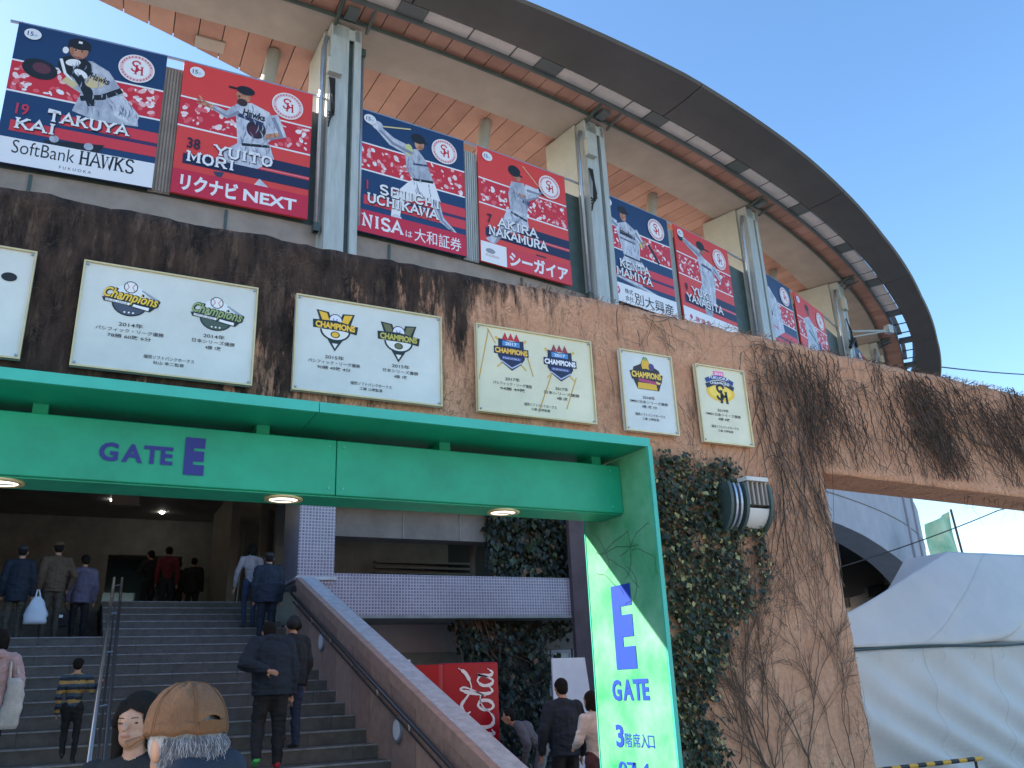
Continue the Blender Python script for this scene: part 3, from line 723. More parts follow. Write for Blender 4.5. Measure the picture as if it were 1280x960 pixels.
letters('ゲート', .69, .93, .1, B2, 0, .2, PL_, RZ_)
letters('GATE', .25, .62, .14, B2, .02, .45, PL_, RZ_)
# ---------------------------------------------------------------- posters
NAVY=(20,58,104); RED=(222,66,62); CRIM=(200,34,66); WHITE=(236,238,244); BLK=(24,26,34); GREY=(196,204,218); LGREY=(218,224,236); SKIN=(214,160,130); BANDR=(206,42,58); STRR=(214,58,72); PINK=(236,190,196); GOLD=(214,180,90)
PW, PH = 2.76, 3.25
def inside(x, z, poly):
    c = False; n = len(poly)
    for i in range(n):
        x1, z1 = poly[i]; x2, z2 = poly[(i+1) % n]
        if (z1 > z) != (z2 > z) and x < (x2-x1)*(z-z1)/(z2-z1)+x1: c = not c
    return c
def logo15(F, x, z, s):
    F.ell(x, z, s, s*.86, 6, WHITE, n=24); F.ell(x, z, s*.86, s*.74, 6.4, (225,232,244), n=24)
    F.text('15', x-s*.62, z-s*.3, s*.95, 7, (40,70,130), bold=.02, width=s*.7); F.text('th', x+s*.14, z-s*.28, s*.55, 7, (90,150,190), width=s*.4)
def round_logo(F, x, z, s):
    F.ell(x, z, s, s, 6, WHITE, n=32); F.ell(x, z, s*.93, s*.93, 6.3, (232,196,204), n=32); F.ell(x, z, s*.72, s*.72, 6.6, WHITE, n=28)
    for a in list(range(20, 165, 13))+list(range(-160, -15, 13)):
        F.rect(x+s*.83*math.cos(R_(a))-s*.035, x+s*.83*math.cos(R_(a))+s*.035, z+s*.83*math.sin(R_(a))-s*.05, z+s*.83*math.sin(R_(a))+s*.05, 7, (190,60,90))
    emblem_sh(F, x+.02*s, z+.02*s, s*.52, 7, (200,30,60), .2)
def poster(k, t0, label, bg_, num, n1, n2, player, strip, stripe_from=.36):
    wdeg = math.degrees(PW/SR); tm = t0+wdeg/2
    p, a = frame_at(tm, SR+.08, 11.28)
    th = thing('player_poster', label, 'poster', p, a, 'player posters hung between the roof columns')
    x0, x1 = -PW/2, PW/2
    MB().box(x0,x1,-.012,.03,0,PH).build('board', ink(bg_), th, local=True)
    for x in (x0+.05, x1-.05, 0): MB().tube([(x,-.0,PH-.02),(x,.02,PH+.05)], .012, 5).build('tie', M_['pipe_steel'], th, local=True)
    U = lambda u: x0+u*PW
    Zf = lambda v: v*PH
    rnd = random.Random(k)
    navy = bg_ == NAVY
    F = Flat(.0009, .0125)
    # flower band
    F.rect(x0, x1, Zf(.50), Zf(.72), 1, BANDR)
    for q in range(110):
        u, v = rnd.random(), rnd.uniform(.515, .705); s = rnd.uniform(.012, .030)
        F.ell(U(max(.04, min(.96, u))), Zf(v), s*PW, s*PW*rnd.uniform(.35, .8), 2+.01*q, rnd.choice([WHITE, PINK, (226,98,110), (240,220,224), (226,98,110)]), rot=rnd.uniform(0, 180), n=7)
    F.rect(x0, x1, Zf(.715), Zf(.727), 4, WHITE); F.rect(x0, x1, Zf(.494), Zf(.506), 4, WHITE)
    sc = STRR if navy else (24,34,74)
    F.rect(U(stripe_from), x1, Zf(.325), Zf(.40), 4, sc); F.rect(U(.06), x1, Zf(.225), Zf(.30), 4, sc)
    F.rect(U(.62), x1, Zf(.31), Zf(.318), 4, (90,40,90) if navy else (230,130,150))
    F.build('background_print', th)['kind'] = 'stuff'
    # player figure
    F = Flat(.0009, .0175)
    for q, s in enumerate(player):
        kind, lay = s[0], 1+.15*q
        if kind == 'e': F.ell(U(s[1]), Zf(s[2]), s[3]*PW, s[4]*PW, lay, s[5], rot=(s[6] if len(s) > 6 else 0), n=18)
        elif kind == 's': F.stroke([(U(x), Zf(z)) for x, z in s[1]], (s[2]*PW if not isinstance(s[2], list) else [w_*PW for w_ in s[2]]), lay, s[3])
        else: F.poly([(U(x), Zf(z)) for x, z in s[1]], lay, s[2])
    for q, s in enumerate(player):      # shaded side of the limbs
        if s[0] == 's' and s[3] in (GREY, LGREY, WHITE):
            wd = s[2] if isinstance(s[2], list) else [s[2]]*len(s[1])
            if max(wd) > .05: F.stroke([(U(x+.012), Zf(z-.014)) for x, z in s[1]], [w_*.32*PW for w_ in wd], 3.3+.02*q, (134,142,164))
    for q in range(90):
        bx = [w_ for w_ in player if w_[0] == 'p' and w_[2] in (GREY, LGREY, WHITE)]
        pg = rnd.choice(bx)[1]; u = rnd.uniform(min(p_[0] for p_ in pg), max(p_[0] for p_ in pg)); v = rnd.uniform(min(p_[1] for p_ in pg), max(p_[1] for p_ in pg)); an = rnd.uniform(-1.9, -.9); l_ = rnd.uniform(.03, .08)
        if inside(u, v, pg) and inside(u+l_*math.cos(an), v+l_*math.sin(an), pg): F.stroke([(U(u), Zf(v)), (U(u+l_*.5*math.cos(an+.2)), Zf(v+l_*.5*math.sin(an+.2))), (U(u+l_*math.cos(an)), Zf(v+l_*math.sin(an)))], [.002*PW, .010*PW, .002*PW], 4+.02*q, rnd.choice([(150,158,176),(172,180,196),(120,128,150)]))
    if k in (2, 5): F.text('Hawks', U(.46 if k == 2 else .24), Zf(.69 if k == 2 else .665), .055*PW*1.6, 7, BLK, bold=.03, width=.17*PW, rot=-5)
    if k == 1: F.text('Hawks', U(.50), Zf(.70), .08*PW, 7, BLK, bold=.02, width=.13*PW, rot=-12)
    F.build('player_print', th)['kind'] = 'stuff'
    F = Flat(.0009, .029)
    logo15(F, U(.10), Zf(.93), .055*PW); F.build('emblem', th); F = Flat(.0009, .029); round_logo(F, U(.80), Zf(.845), .125*PW); F.build('emblem', th)
    F = Flat(.0009, .032)
    nc = (196,52,80) if navy else (40,30,60)
    if num: F.serif(num, U(.09), Zf(.345), .07*PH, 1, nc) if num in SERIF else F.text(num, U(.08), Zf(.345), .105*PH, 1, nc, bold=.02, sx=.8)
    sh = BLK if navy else (30,40,80)
    for (tx, x, z, wd) in ((n1, .09+.085*len(num)+.02, .335, None), (n2, .09, .245, None)):
        if tx:
            ww = len(tx)*.088*PW*(.92 if len(tx) > 6 else 1)
            F.serif(tx, U(x)+.012, Zf(z)-.012, .072*PH, 1, sh, wt=.30, st=.18, width=ww)
            F.serif(tx, U(x), Zf(z), .072*PH, 5, WHITE, wt=.21, st=.12, width=ww)
    F.build('name_lettering', th)['kind'] = 'stuff'; F = Flat(.0009, .032)
    sc_, fn = strip
    if sc_: F.rect(x0, x1, 0, Zf(.175), 1, sc_)
    fn(F, U, Zf)
    F.build('sponsor_lettering', th)['kind'] = 'stuff'
    return th
# players: simple printed figures
def pmat(c, c2, sc=5):
    k = 'ink_%d_%d_%d' % c
    m = mat('print_'+k, lin(c), .5, var=.0001, col2=lin(c2), scale=sc, stretch=(1,1,.6)); MATS[k] = m; r = m.node_tree
    for n in r.nodes:
        if n.type == 'VALTORGB': n.color_ramp.elements[0].position = .38; n.color_ramp.elements[1].position = .60
GREY=(197,204,217); LGREY=(219,224,235); SKIN=(214,160,131)
pmat(GREY, (156,164,184)); pmat(LGREY, (176,184,206)); pmat(SKIN, (160,104,80), 9)
catcher = [('e',.18,.69,.115,.085,BLK,-10),('e',.19,.70,.06,.045,(96,50,64),-10),
 ('p',[(.36,.80),(.50,.83),(.62,.78),(.72,.66),(.66,.60),(.50,.56),(.36,.62)],GREY),('p',[(.46,.58),(.70,.66),(.84,.52),(.86,.42),(.60,.40),(.42,.44)],GREY),
 ('p',[(.62,.60),(.74,.62),(.86,.50),(.84,.42),(.70,.46)],LGREY),('s',[(.46,.54),(.60,.58),(.72,.66)],.045,BLK),('e',.40,.76,.115,.10,BLK),('e',.38,.79,.05,.03,WHITE,20),('e',.44,.72,.05,.03,WHITE,-30),('s',[(.30,.80),(.34,.70),(.40,.65)],.02,WHITE),
 ('s',[(.42,.70),(.50,.60),(.54,.50)],[.06,.07,.05],BLK),('e',.54,.68,.07,.05,(214,196,150),30),('s',[(.34,.66),(.42,.62)],.05,(214,196,150)),
 ('e',.405,.885,.062,.072,SKIN),('e',.405,.935,.075,.05,BLK),('s',[(.33,.915),(.48,.915)],.03,BLK),('e',.32,.87,.02,.03,WHITE),('s',[(.38,.885),(.39,.885)],.015,BLK),('s',[(.42,.885),(.43,.885)],.015,BLK),('s',[(.38,.835),(.43,.835)],.008,(120,60,60)),('s',[(.395,.95),(.42,.95)],.02,WHITE),
 ('p',[(.28,.20),(.66,.24),(.62,.17),(.30,.17)],BLK),('e',.34,.22,.03,.03,GREY),('e',.56,.21,.03,.03,GREY)]
pitcher = [('p',[(.40,.76),(.52,.80),(.66,.76),(.74,.64),(.68,.58),(.66,.46),(.44,.44),(.42,.60)],LGREY),('p',[(.46,.48),(.68,.50),(.72,.40),(.60,.30),(.36,.30),(.34,.38)],LGREY),
 ('s',[(.42,.72),(.34,.66),(.22,.70)],[.09,.055,.04],GREY),('s',[(.24,.69),(.16,.71)],.04,SKIN),('s',[(.17,.72),(.13,.755)],.014,SKIN),('s',[(.17,.71),(.12,.725)],.014,SKIN),('s',[(.17,.70),(.12,.695)],.014,SKIN),('s',[(.68,.74),(.76,.60),(.66,.56)],[.11,.08,.06],LGREY),('s',[(.76,.60),(.62,.55)],.05,SKIN),
 ('e',.57,.60,.075,.085,(44,30,46)),('e',.55,.58,.04,.05,(80,30,50)),('s',[(.42,.685),(.62,.65)],.035,(40,50,90)),('s',[(.47,.46),(.68,.49)],.025,BLK),
 ('e',.455,.835,.055,.062,SKIN),('e',.45,.785,.04,.035,(60,40,36)),('e',.47,.885,.07,.042,BLK),('s',[(.44,.885),(.34,.885)],.02,BLK),('e',.425,.83,.008,.008,BLK),
 ('p',[(.28,.21),(.36,.22),(.33,.15)],(50,60,90)),('s',[(.60,.20),(.74,.13)],[.08,.02],LGREY)]
batter1 = [('s',[(.20,.90),(.48,.955)],.012,(220,206,150)),('s',[(.19,.88),(.10,.90)],.02,WHITE),('p',[(.42,.76),(.54,.80),(.62,.72),(.70,.54),(.52,.50),(.44,.60)],GREY),('s',[(.48,.76),(.30,.80),(.18,.88)],[.10,.09,.06],LGREY),('e',.17,.90,.05,.045,LGREY),('p',[(.50,.53),(.70,.55),(.76,.40),(.62,.38),(.40,.32),(.38,.18),(.30,.18),(.32,.36),(.46,.50)],WHITE),
 ('s',[(.70,.40),(.76,.26),(.90,.17)],[.09,.06,.03],LGREY),('s',[(.84,.19),(.90,.14)],.05,BLK),('s',[(.50,.53),(.69,.55)],.025,BLK),('e',.56,.845,.045,.06,SKIN),('e',.55,.89,.068,.05,BLK),('s',[(.58,.875),(.64,.87)],.018,BLK),('e',.46,.77,.035,.06,(206,210,140)),('s',[(.50,.66),(.64,.68)],.02,(60,70,110)),('e',.35,.17,.05,.04,(210,214,224))]
batter2 = [('s',[(.50,.96),(.70,.80)],.010,(224,190,140)),('p',[(.36,.78),(.50,.80),(.56,.70),(.52,.50),(.34,.50),(.32,.66)],GREY),('s',[(.52,.76),(.66,.76),(.72,.80)],[.09,.07,.05],LGREY),('s',[(.36,.70),(.50,.66),(.66,.73)],[.09,.07,.05],GREY),('s',[(.44,.68),(.52,.67)],.05,SKIN),('e',.72,.79,.045,.055,BLK,30),('p',[(.30,.52),(.52,.52),(.54,.38),(.44,.34),(.18,.28),(.06,.20),(.14,.16),(.20,.30)],LGREY),('s',[(.34,.50),(.52,.46)],.022,BLK),('e',.43,.845,.04,.055,SKIN),('e',.40,.885,.07,.06,BLK),('s',[(.42,.86),(.49,.855)],.02,BLK),('s',[(.48,.64),(.56,.62)],.05,(70,74,120)),('p',[(.60,.19),(.72,.19),(.70,.15),(.62,.15)],BLK)]
thrower = [('p',[(.18,.74),(.34,.80),(.50,.74),(.52,.58),(.50,.44),(.28,.44),(.22,.60)],LGREY),('s',[(.20,.74),(.10,.78)],[.09,.05],LGREY),('e',.08,.79,.045,.04,BLK),('s',[(.46,.74),(.58,.62)],[.10,.06],LGREY),('s',[(.56,.64),(.62,.68)],.03,SKIN),('s',[(.66,.66),(.80,.50)],.035,BLK),('p',[(.28,.46),(.52,.46),(.60,.38),(.40,.34),(.22,.38)],LGREY),('s',[(.24,.67),(.46,.66)],.03,(60,66,96)),('s',[(.24,.62),(.46,.61)],.016,(60,66,96)),('s',[(.28,.46),(.52,.45)],.02,BLK),('e',.31,.85,.045,.065,SKIN),('e',.31,.905,.065,.045,BLK),('s',[(.30,.885),(.40,.89)],.018,BLK),('e',.55,.62,.03,.03,(220,190,90)),('s',[(.12,.24),(.50,.20)],[.02,.06],LGREY),('s',[(.50,.20),(.90,.15)],[.03,.01],LGREY)]
outf = [('p',[(.36,.84),(.50,.78),(.66,.74),(.66,.50),(.40,.44),(.40,.62)],LGREY),('s',[(.42,.80),(.22,.86),(.12,.90)],[.12,.08,.05],GREY),('e',.10,.89,.045,.045,BLK),('s',[(.66,.72),(.78,.62)],[.10,.05],LGREY),('p',[(.40,.48),(.66,.52),(.62,.30),(.30,.26),(.34,.40)],LGREY),('s',[(.44,.70),(.62,.68)],.03,(70,60,110)),('e',.48,.86,.045,.06,(160,110,90)),('e',.46,.90,.075,.055,BLK),('s',[(.50,.885),(.62,.88)],.018,BLK),('p',[(.40,.24),(.56,.26),(.52,.16),(.42,.16)],GREY)]
gen1 = [('p',[(.20,.80),(.40,.86),(.60,.72),(.66,.40),(.30,.24),(.10,.30),(.12,.6)],LGREY),('s',[(.20,.80),(.08,.64)],[.1,.06],LGREY),('e',.34,.56,.07,.06,(40,50,100)),('e',.28,.90,.05,.06,SKIN),('e',.27,.94,.065,.045,BLK),('s',[(.28,.60),(.12,.66)],.05,(220,170,170)),('s',[(.20,.44),(.5,.40)],.03,(220,120,150))]
gen2 = [('p',[(.22,.74),(.40,.80),(.60,.70),(.62,.44),(.40,.22),(.16,.22),(.24,.5)],LGREY),('s',[(.40,.72),(.56,.52),(.70,.42)],[.09,.07,.04],LGREY),('e',.40,.86,.05,.06,(120,70,60)),('e',.38,.905,.065,.045,BLK),('s',[(.34,.62),(.60,.50)],.04,(60,120,140)),('e',.66,.50,.04,.05,(40,50,120)),('s',[(.30,.36),(.44,.30)],.05,(220,130,160))]
def st_soft(F, U, Z):
    h = .078*PH
    F.text('SoftBank', U(.10), Z(.075), .13*PH, 3, BLK, bold=-.004, width=.385*PW); F.serif('HAWKS', U(.515), Z(.075), .094*PH, 3, BLK, wt=.12, st=.07, width=.365*PW)
    F.text('F U K U O K A', U(.5), Z(.022), .028*PH, 3, BLK, align='C', width=.2*PW)
def st_txt(body, c, b=.03, x=.5, w_=.84, h=.12, z=.04, serif_head=None):
    def f(F, U, Z):
        if serif_head:
            n = F.serif(serif_head, U(.05), Z(.05), .092*PH, 3, c, wt=.2, width=.36*PW)
            F.text('は', U(.43), Z(.045), .06*PH, 3, c, bold=b); F.text(body, U(.51), Z(.035), .115*PH, 3, c, bold=b, width=.44*PW)
        else: F.text(body, U(x), Z(z), h*PH, 3, c, bold=b, align='C', width=w_*PW)
    return f
def st_sea(F, U, Z):
    F.rect(U(0), U(.27), 0, Z(.17), 2, WHITE); F.ell(U(.10), Z(.10), .05*PW, .025*PW, 3, (150,150,160)); F.text('PHOENIX', U(.05), Z(.05), .03*PH, 3, (190,110,100), width=.14*PW)
    F.text('シーガイア', U(.63), Z(.035), .13*PH, 3, WHITE, bold=.035, align='C', width=.66*PW)
def st_betsu(F, U, Z):
    F.ell(U(.13), Z(.10), .035*PW, .045*PW, 3, (214,30,80), n=6); F.ell(U(.13), Z(.10), .014*PW, .018*PW, 4, WHITE, n=6)
    F.text('株式', U(.23), Z(.095), .05*PH, 3, BLK, bold=.01); F.text('会社', U(.23), Z(.03), .05*PH, 3, BLK, bold=.01)
    F.text('別大興産', U(.36), Z(.03), .115*PH, 3, BLK, bold=.006, width=.58*PW)
def st_riku(F, U, Z):
    F.text('リクナビ', U(.06), Z(.04), .125*PH, 3, WHITE, bold=.04, width=.41*PW); F.text('NEXT', U(.51), Z(.045), .115*PH, 3, WHITE, bold=.03, width=.40*PW)
def st_none(F, U, Z):
    F.ell(U(.12), Z(.09), .025*PW, .03*PW, 3, (214,60,110), n=6)
    for k in range(3): F.rect(U(.2+.1*k), U(.26+.1*k), Z(.06), Z(.11), 3, (200,120,140))
PT0 = [-5.02, -1.70, 2.42, 5.80, 10.12, 13.40, 17.85, 21.15, 26.9, 30.2]
poster(1, PT0[0], 'navy poster of a catcher in grey, white bottom strip lettered SoftBank HAWKS', NAVY, '19', 'TAKUYA', 'KAI', catcher, (WHITE, st_soft))
poster(2, PT0[1], 'red poster of a pointing pitcher with number 38 and crimson strip ending in NEXT', RED, '38', 'YUITO', 'MORI', pitcher, (CRIM, st_riku))
poster(3, PT0[2], 'navy poster of a batter with raised bat, crimson strip starting with NISA', NAVY, '1', 'SEIICHI', 'UCHIKAWA', batter1, (CRIM, st_txt('大和証券', WHITE, .004, serif_head='NISA')), .3)
poster(4, PT0[3], 'red poster of a batter with number 7, white square and katakana along its bottom', RED, '7', 'AKIRA', 'NAKAMURA', batter2, (STRR, st_sea))
poster(5, PT0[4], 'navy poster of a throwing infielder above a white strip with a pink hexagon mark', NAVY, '6', 'KENTA', 'IMAMIYA', thrower, (WHITE, st_betsu))
poster(6, PT0[5], 'red poster of an outfielder reaching left with a glove beside the third column', RED, '9', 'YUKI', 'YANAGITA', outf, (WHITE, st_none))
poster(7, PT0[6], 'small far navy poster of a white clad player, pink print along its foot', NAVY, '', '', '', gen1, (PINK, st_none))
poster(8, PT0[7], 'small far red poster of a player swinging, left of the column with the floodlight arm', RED, '', '', '', gen2, (PINK, st_none))
poster(9, PT0[8], 'farthest navy poster sliver just right of the floodlight arm column', NAVY, '', '', '', gen1, (WHITE, st_none))
poster(10, PT0[9], 'farthest red poster sliver above the concrete wall near the roof end', RED, '', '', '', gen2, (WHITE, st_none))

# ---------------------------------------------------------------- championship plates
YW = 6.50
def plate(x0, x1, z0, z1, label, m, fn, seams=()):
    t = thing('champion_plate', label, 'wall plate', (x0, YW, z0), 0, 'championship plates on the concrete wall')
    w_, h = x1-x0, z1-z0
    MB().box(0,w_,-.012,.02,0,h).build('panel', m, t, local=True)
    b = MB(); e = .013
    for a in ((0,w_,h-e,h),(0,w_,0,e),(0,e,e,h-e),(w_-e,w_,e,h-e)): b.box(a[0],a[1],-.030,-.0125,a[2],a[3])
    b.build('frame', M_['gold_frame'], t, local=True)
    for (a, c) in ((.03,.03),(w_-.03,.03),(.03,h-.03),(w_-.03,h-.03)): MB().tube([(a,-.0125,c),(a,-.034,c)], .008, 8).build('screw', M_['pipe_steel'], t, local=True)
    F = Flat(.0008, .0135); fn(F, w_, h); F.build('print', t)['kind'] = 'stuff'
    return t
TX = (52, 50, 52)
def lines(F, cx, z, rows, s=.036):
    for k, (tx, wd) in enumerate(rows): F.text(tx, cx, z-k*s*1.32, s*(1.1 if k == 0 else .95), 3, TX, bold=.006, align='C', width=wd)
def champ14(F, cx, cz, c1, ring_, sub):
    OUT = (24,34,38)
    F.ell(cx+.005, cz-.05, .125, .105, 1, OUT, a0=180, a1=360); F.ell(cx+.005, cz-.055, .112, .09, 1.6, ring_, a0=180, a1=360)
    F.ell(cx, cz+.02, .115, .085, 1.2, (226,232,236)); F.ell(cx, cz+.085, .05, .05, 1.3, OUT); F.ell(cx, cz+.085, .043, .043, 1.5, (232,236,238))
    F.stroke([(cx-.03,cz+.115),(cx-.012,cz+.085),(cx-.03,cz+.055)], .005, 1.8, (200,60,60)); F.stroke([(cx+.03,cz+.115),(cx+.012,cz+.085),(cx+.03,cz+.055)], .005, 1.8, (200,60,60))
    F.stroke([(cx+.08,cz+.07),(cx+.2,cz+.0)], [.012,.022], 1.6, (150,160,180))
    P = [(cx-.175,cz-.055),(cx-.19,cz-.02),(cx+.14,cz-.045),(cx+.19,cz-.055),(cx+.15,cz-.10),(cx+.05,cz-.085),(cx-.05,cz-.062)]
    F.poly(P, 2.0, OUT); F.stroke([(cx-.165,cz-.038),(cx-.02,cz-.052),(cx+.08,cz-.07),(cx+.14,cz-.078)], [.02,.02,.022,.026], 2.4, (238,240,242))
    F.text(sub, cx-.16, cz-.047, .026, 2.8, (30,40,60), width=.15, rot=-5)
    for bd, c, ly in ((.085, OUT, 3), (.02, c1, 3.8)):
        F.text('Champions', cx-.185, cz-.012, .112, ly, c, bold=bd, width=.385 if ly > 3.5 else .40, shear=.28, rot=-6)
    for k in (-1, 0, 1): F.ell(cx+.03*k+.005, cz-.125, .008, .008, 2.2, (240,240,240), n=5)
def pl14(F, w_, h):
    champ14(F, .34, .60, (240,200,60), (70,80,100), 'PACIFIC LEAGUE'); champ14(F, .97, .58, (150,170,110), (70,90,80), 'NIPPON SERIES')
    lines(F, .37, .36, (('2014年', .17), ('パシフィック・リーグ優勝', .47), ('78勝 60敗 6分', .30)))
    lines(F, .97, .36, (('2014年', .16), ('日本シリーズ優勝', .32), ('4勝 1敗', .12)))
    lines(F, .66, .13, (('福岡ソフトバンクホークス', .36), ('秋山 幸二監督', .22)), .03)
def champ15(F, cx, cz, c1, c2):
    O = (20,38,40)
    F.poly([(cx-.165,cz+.14),(cx-.06,cz+.13),(cx-.02,cz+.02),(cx+.02,cz+.02),(cx+.06,cz+.13),(cx+.165,cz+.14),(cx+.10,cz-.06),(cx,cz-.22),(cx-.10,cz-.06)], 1, O)
    F.poly([(cx-.145,cz+.128),(cx-.075,cz+.118),(cx-.045,cz+.03),(cx-.10,cz+.02)], 1.5, c2); F.poly([(cx+.145,cz+.128),(cx+.075,cz+.118),(cx+.045,cz+.03),(cx+.10,cz+.02)], 1.5, c2)
    F.ell(cx, cz+.06, .06, .06, 1.2, O); F.ell(cx, cz+.06, .052, .052, 1.6, (226,228,240)); F.text('H', cx-.022, cz+.035, .06, 1.9, (120,130,190), bold=.02)
    F.ell(cx, cz-.03, .13, .10, 1.7, O, a0=180, a1=360); F.ell(cx, cz-.03, .115, .085, 2, (228,230,226), a0=180, a1=360); F.ell(cx, cz-.07, .04, .03, 2.2, O)
    F.ell(cx, cz-.07, .03, .022, 2.4, c2); F.poly([(cx-.045,cz-.14),(cx+.045,cz-.14),(cx,cz-.215)], 2, O); F.poly([(cx-.025,cz-.15),(cx+.025,cz-.15),(cx,cz-.195)], 2.3, (228,230,226))
    F.stroke([(cx-.19,cz+.01),(cx,cz+.02),(cx+.19,cz-.01)], .075, 2.6, O)
    F.text('CHAMPIONS', cx, cz-.018, .072, 3.2, c1, bold=.05, align='C', width=.34, rot=-1)
def pl15(F, w_, h):
    champ15(F, .34, .60, (246,196,60), (240,190,50)); champ15(F, .90, .58, (190,180,80), (110,110,70))
    lines(F, .34, .31, (('2015年', .16), ('パシフィック・リーグ優勝', .44), ('90勝 49敗 4分', .28)))
    lines(F, .92, .31, (('2015年', .16), ('日本シリーズ優勝', .32), ('4勝 1敗', .12)))
    lines(F, .66, .11, (('福岡ソフトバンクホークス', .36), ('工藤 公康監督', .20)), .03)
def champ17(F, cx, cz, c1, top):
    O = (26,36,74)
    F.stroke([(cx-.15,cz-.17),(cx+.16,cz+.13)], [.014,.026], .8, GOLD); F.stroke([(cx+.15,cz-.17),(cx-.16,cz+.13)], [.014,.026], .9, GOLD)
    F.poly([(cx-.13,cz+.12),(cx,cz+.10),(cx+.13,cz+.12),(cx+.14,cz-.06),(cx+.10,cz-.12),(cx,cz-.19),(cx-.10,cz-.12),(cx-.14,cz-.06)], 1, O)
    F.stroke([(cx-.11,cz-.10),(cx,cz-.165),(cx+.11,cz-.10)], .012, 1.5, (180,190,220))
    F.stroke([(cx-.10,cz-.07),(cx+.10,cz-.07)], .03, 1.6, (70,86,150)); F.text('FUKUOKA', cx, cz-.08, .026, 2, (220,224,240), align='C', width=.17)
    for k in (-1, 0, 1): F.poly([(cx+k*.06-.035,cz+.11),(cx+k*.06+.035,cz+.11),(cx+k*.06,cz+.185)], 1.3+.1*k, top)
    F.stroke([(cx-.09,cz+.075),(cx+.09,cz+.075)], .05, 1.8, (80,140,200)); F.text('2017', cx, cz+.06, .04, 2.2, WHITE, bold=.02, align='C', width=.12)
    F.stroke([(cx-.18,cz),(cx+.18,cz)], .075, 2.6, O); F.text('CHAMPIONS', cx, cz-.024, .068, 3.2, c1, bold=.05, align='C', width=.34)
def pl17(F, w_, h):
    for a, b_ in (((.13,.80),(.02,.30)), ((.80,.50),(.62,.06)), ((.52,.62),(.58,.40)), ((1.05,.45),(.92,.12)), ((.12,.82),(.2,.68))): F.stroke([a, b_], .011, .4, (206,160,70))
    champ17(F, .36, .62, (240,190,70), (190,40,60)); champ17(F, .88, .58, WHITE, (150,60,70))
    lines(F, .36, .33, (('2017年', .15), ('パシフィック・リーグ優勝', .40), ('94勝 49敗', .26))); lines(F, .88, .30, (('2017年', .14), ('日本シリーズ優勝', .38), ('4勝 2敗', .12)))
    lines(F, .64, .11, (('福岡ソフトバンクホークス', .34), ('工藤 公康監督', .20)), .03)
def pl18(F, w_, h):
    cx, cz = .31, .60; G = (226,180,50)
    F.poly([(cx-.02,cz+.2),(cx+.02,cz+.2),(cx+.06,cz+.12),(cx+.16,cz+.07),(cx+.19,cz-.02),(cx+.14,cz-.15),(cx-.12,cz-.15),(cx-.18,cz-.02),(cx-.15,cz+.08),(cx-.06,cz+.12)], 1, (50,40,40))
    F.ell(cx, cz+.11, .05, .075, 1.5, G); F.ell(cx, cz+.18, .02, .02, 1.7, (120,170,80)); F.ell(cx+.07, cz+.10, .035, .04, 1.6, (80,60,120)); F.poly([(cx-.12,cz-.145),(cx+.12,cz-.145),(cx+.11,cz-.08),(cx-.11,cz-.08)], 1.6, G)
    F.stroke([(cx-.10,cz-.05),(cx+.12,cz-.07)], .035, 1.8, (170,60,110)); F.ell(cx+.14, cz-.05, .03, .03, 2, (230,200,120))
    F.stroke([(cx-.19,cz-.01),(cx,cz+.03),(cx+.19,cz-.02)], .09, 2.4, (50,40,40)); F.text('CHAMPIONS', cx, cz-.025, .085, 3, (246,206,80), bold=.04, align='C', width=.36)
    lines(F, .31, .35, (('2018年', .15), ('SMBC日本シリーズ優勝', .46), ('4勝 1敗 1分', .18))); lines(F, .31, .17, (('福岡ソフトバンクホークス', .36), ('工藤 公康監督', .20)), .03)
def pl19(F, w_, h):
    cx, cz = .31, .60
    F.stroke([(cx-.07,cz+.175),(cx+.07,cz+.175)], .055, 1, (238,110,170)); F.text('2019', cx, cz+.158, .042, 2, WHITE, bold=.02, align='C', width=.11)
    F.ell(cx, cz-.03, .19, .105, 1, (240,196,50)); F.ell(cx, cz-.03, .15, .075, 1.3, (250,216,90))
    for r, c, tw in ((.115, (34,64,130), 'FUKUOKA'), (.055, (24,36,70), 'CHAMPIONS')):
        F.stroke([(cx-.185,cz+r-.035),(cx-.09,cz+r+.005),(cx,cz+r+.015),(cx+.09,cz+r+.005),(cx+.185,cz+r-.035)], .05, 2, c); F.text(tw, cx, cz+r-.005, .045, 3, WHITE, bold=.02, align='C', width=.26)
    emblem_sh(F, cx+.01, cz-.06, .11, 3.5, (30,26,26), .26)
    lines(F, .31, .35, (('2019年', .15), ('SMBC日本シリーズ優勝', .46), ('4勝 0敗', .16))); lines(F, .31, .17, (('福岡ソフトバンクホークス', .36), ('工藤 公康監督', .20)), .03)
def pl11(F, w_, h):
    F.ell(w_-.15, .62, .05, .035, 2, (24,24,28)); lines(F, w_-.36, .36, (('2011年', .16), ('日本シリーズ優勝', .32), ('4勝 3敗', .12)))
plate(-.19, 1.09, 3.93, 4.78, 'widest pale blue plate, two round Champions script emblems over the word GATE', M_['plate_blue'], pl14)
plate(1.40, 2.70, 3.94, 4.79, 'pale plate with two V shaped CHAMPIONS emblems, second from the left over the gate', M_['plate_blue'], pl15)
plate(3.04, 4.28, 3.94, 4.79, 'cream plate with crossed gold bats behind two dark blue shield emblems', M_['plate_cream'], pl17)
plate(4.61, 5.25, 3.92, 4.77, 'narrow pale plate with a single arched gold CHAMPIONS emblem', M_['plate_blue'], pl18)
plate(5.55, 6.21, 3.89, 4.74, 'rightmost narrow plate with pink tag over a yellow oval and black monogram', M_['plate_cream'], pl19)
plate(-1.80, -.50, 3.93, 4.78, 'plate cut off by the left edge of the photo, only its pale right end showing', M_['plate_blue'], pl11)

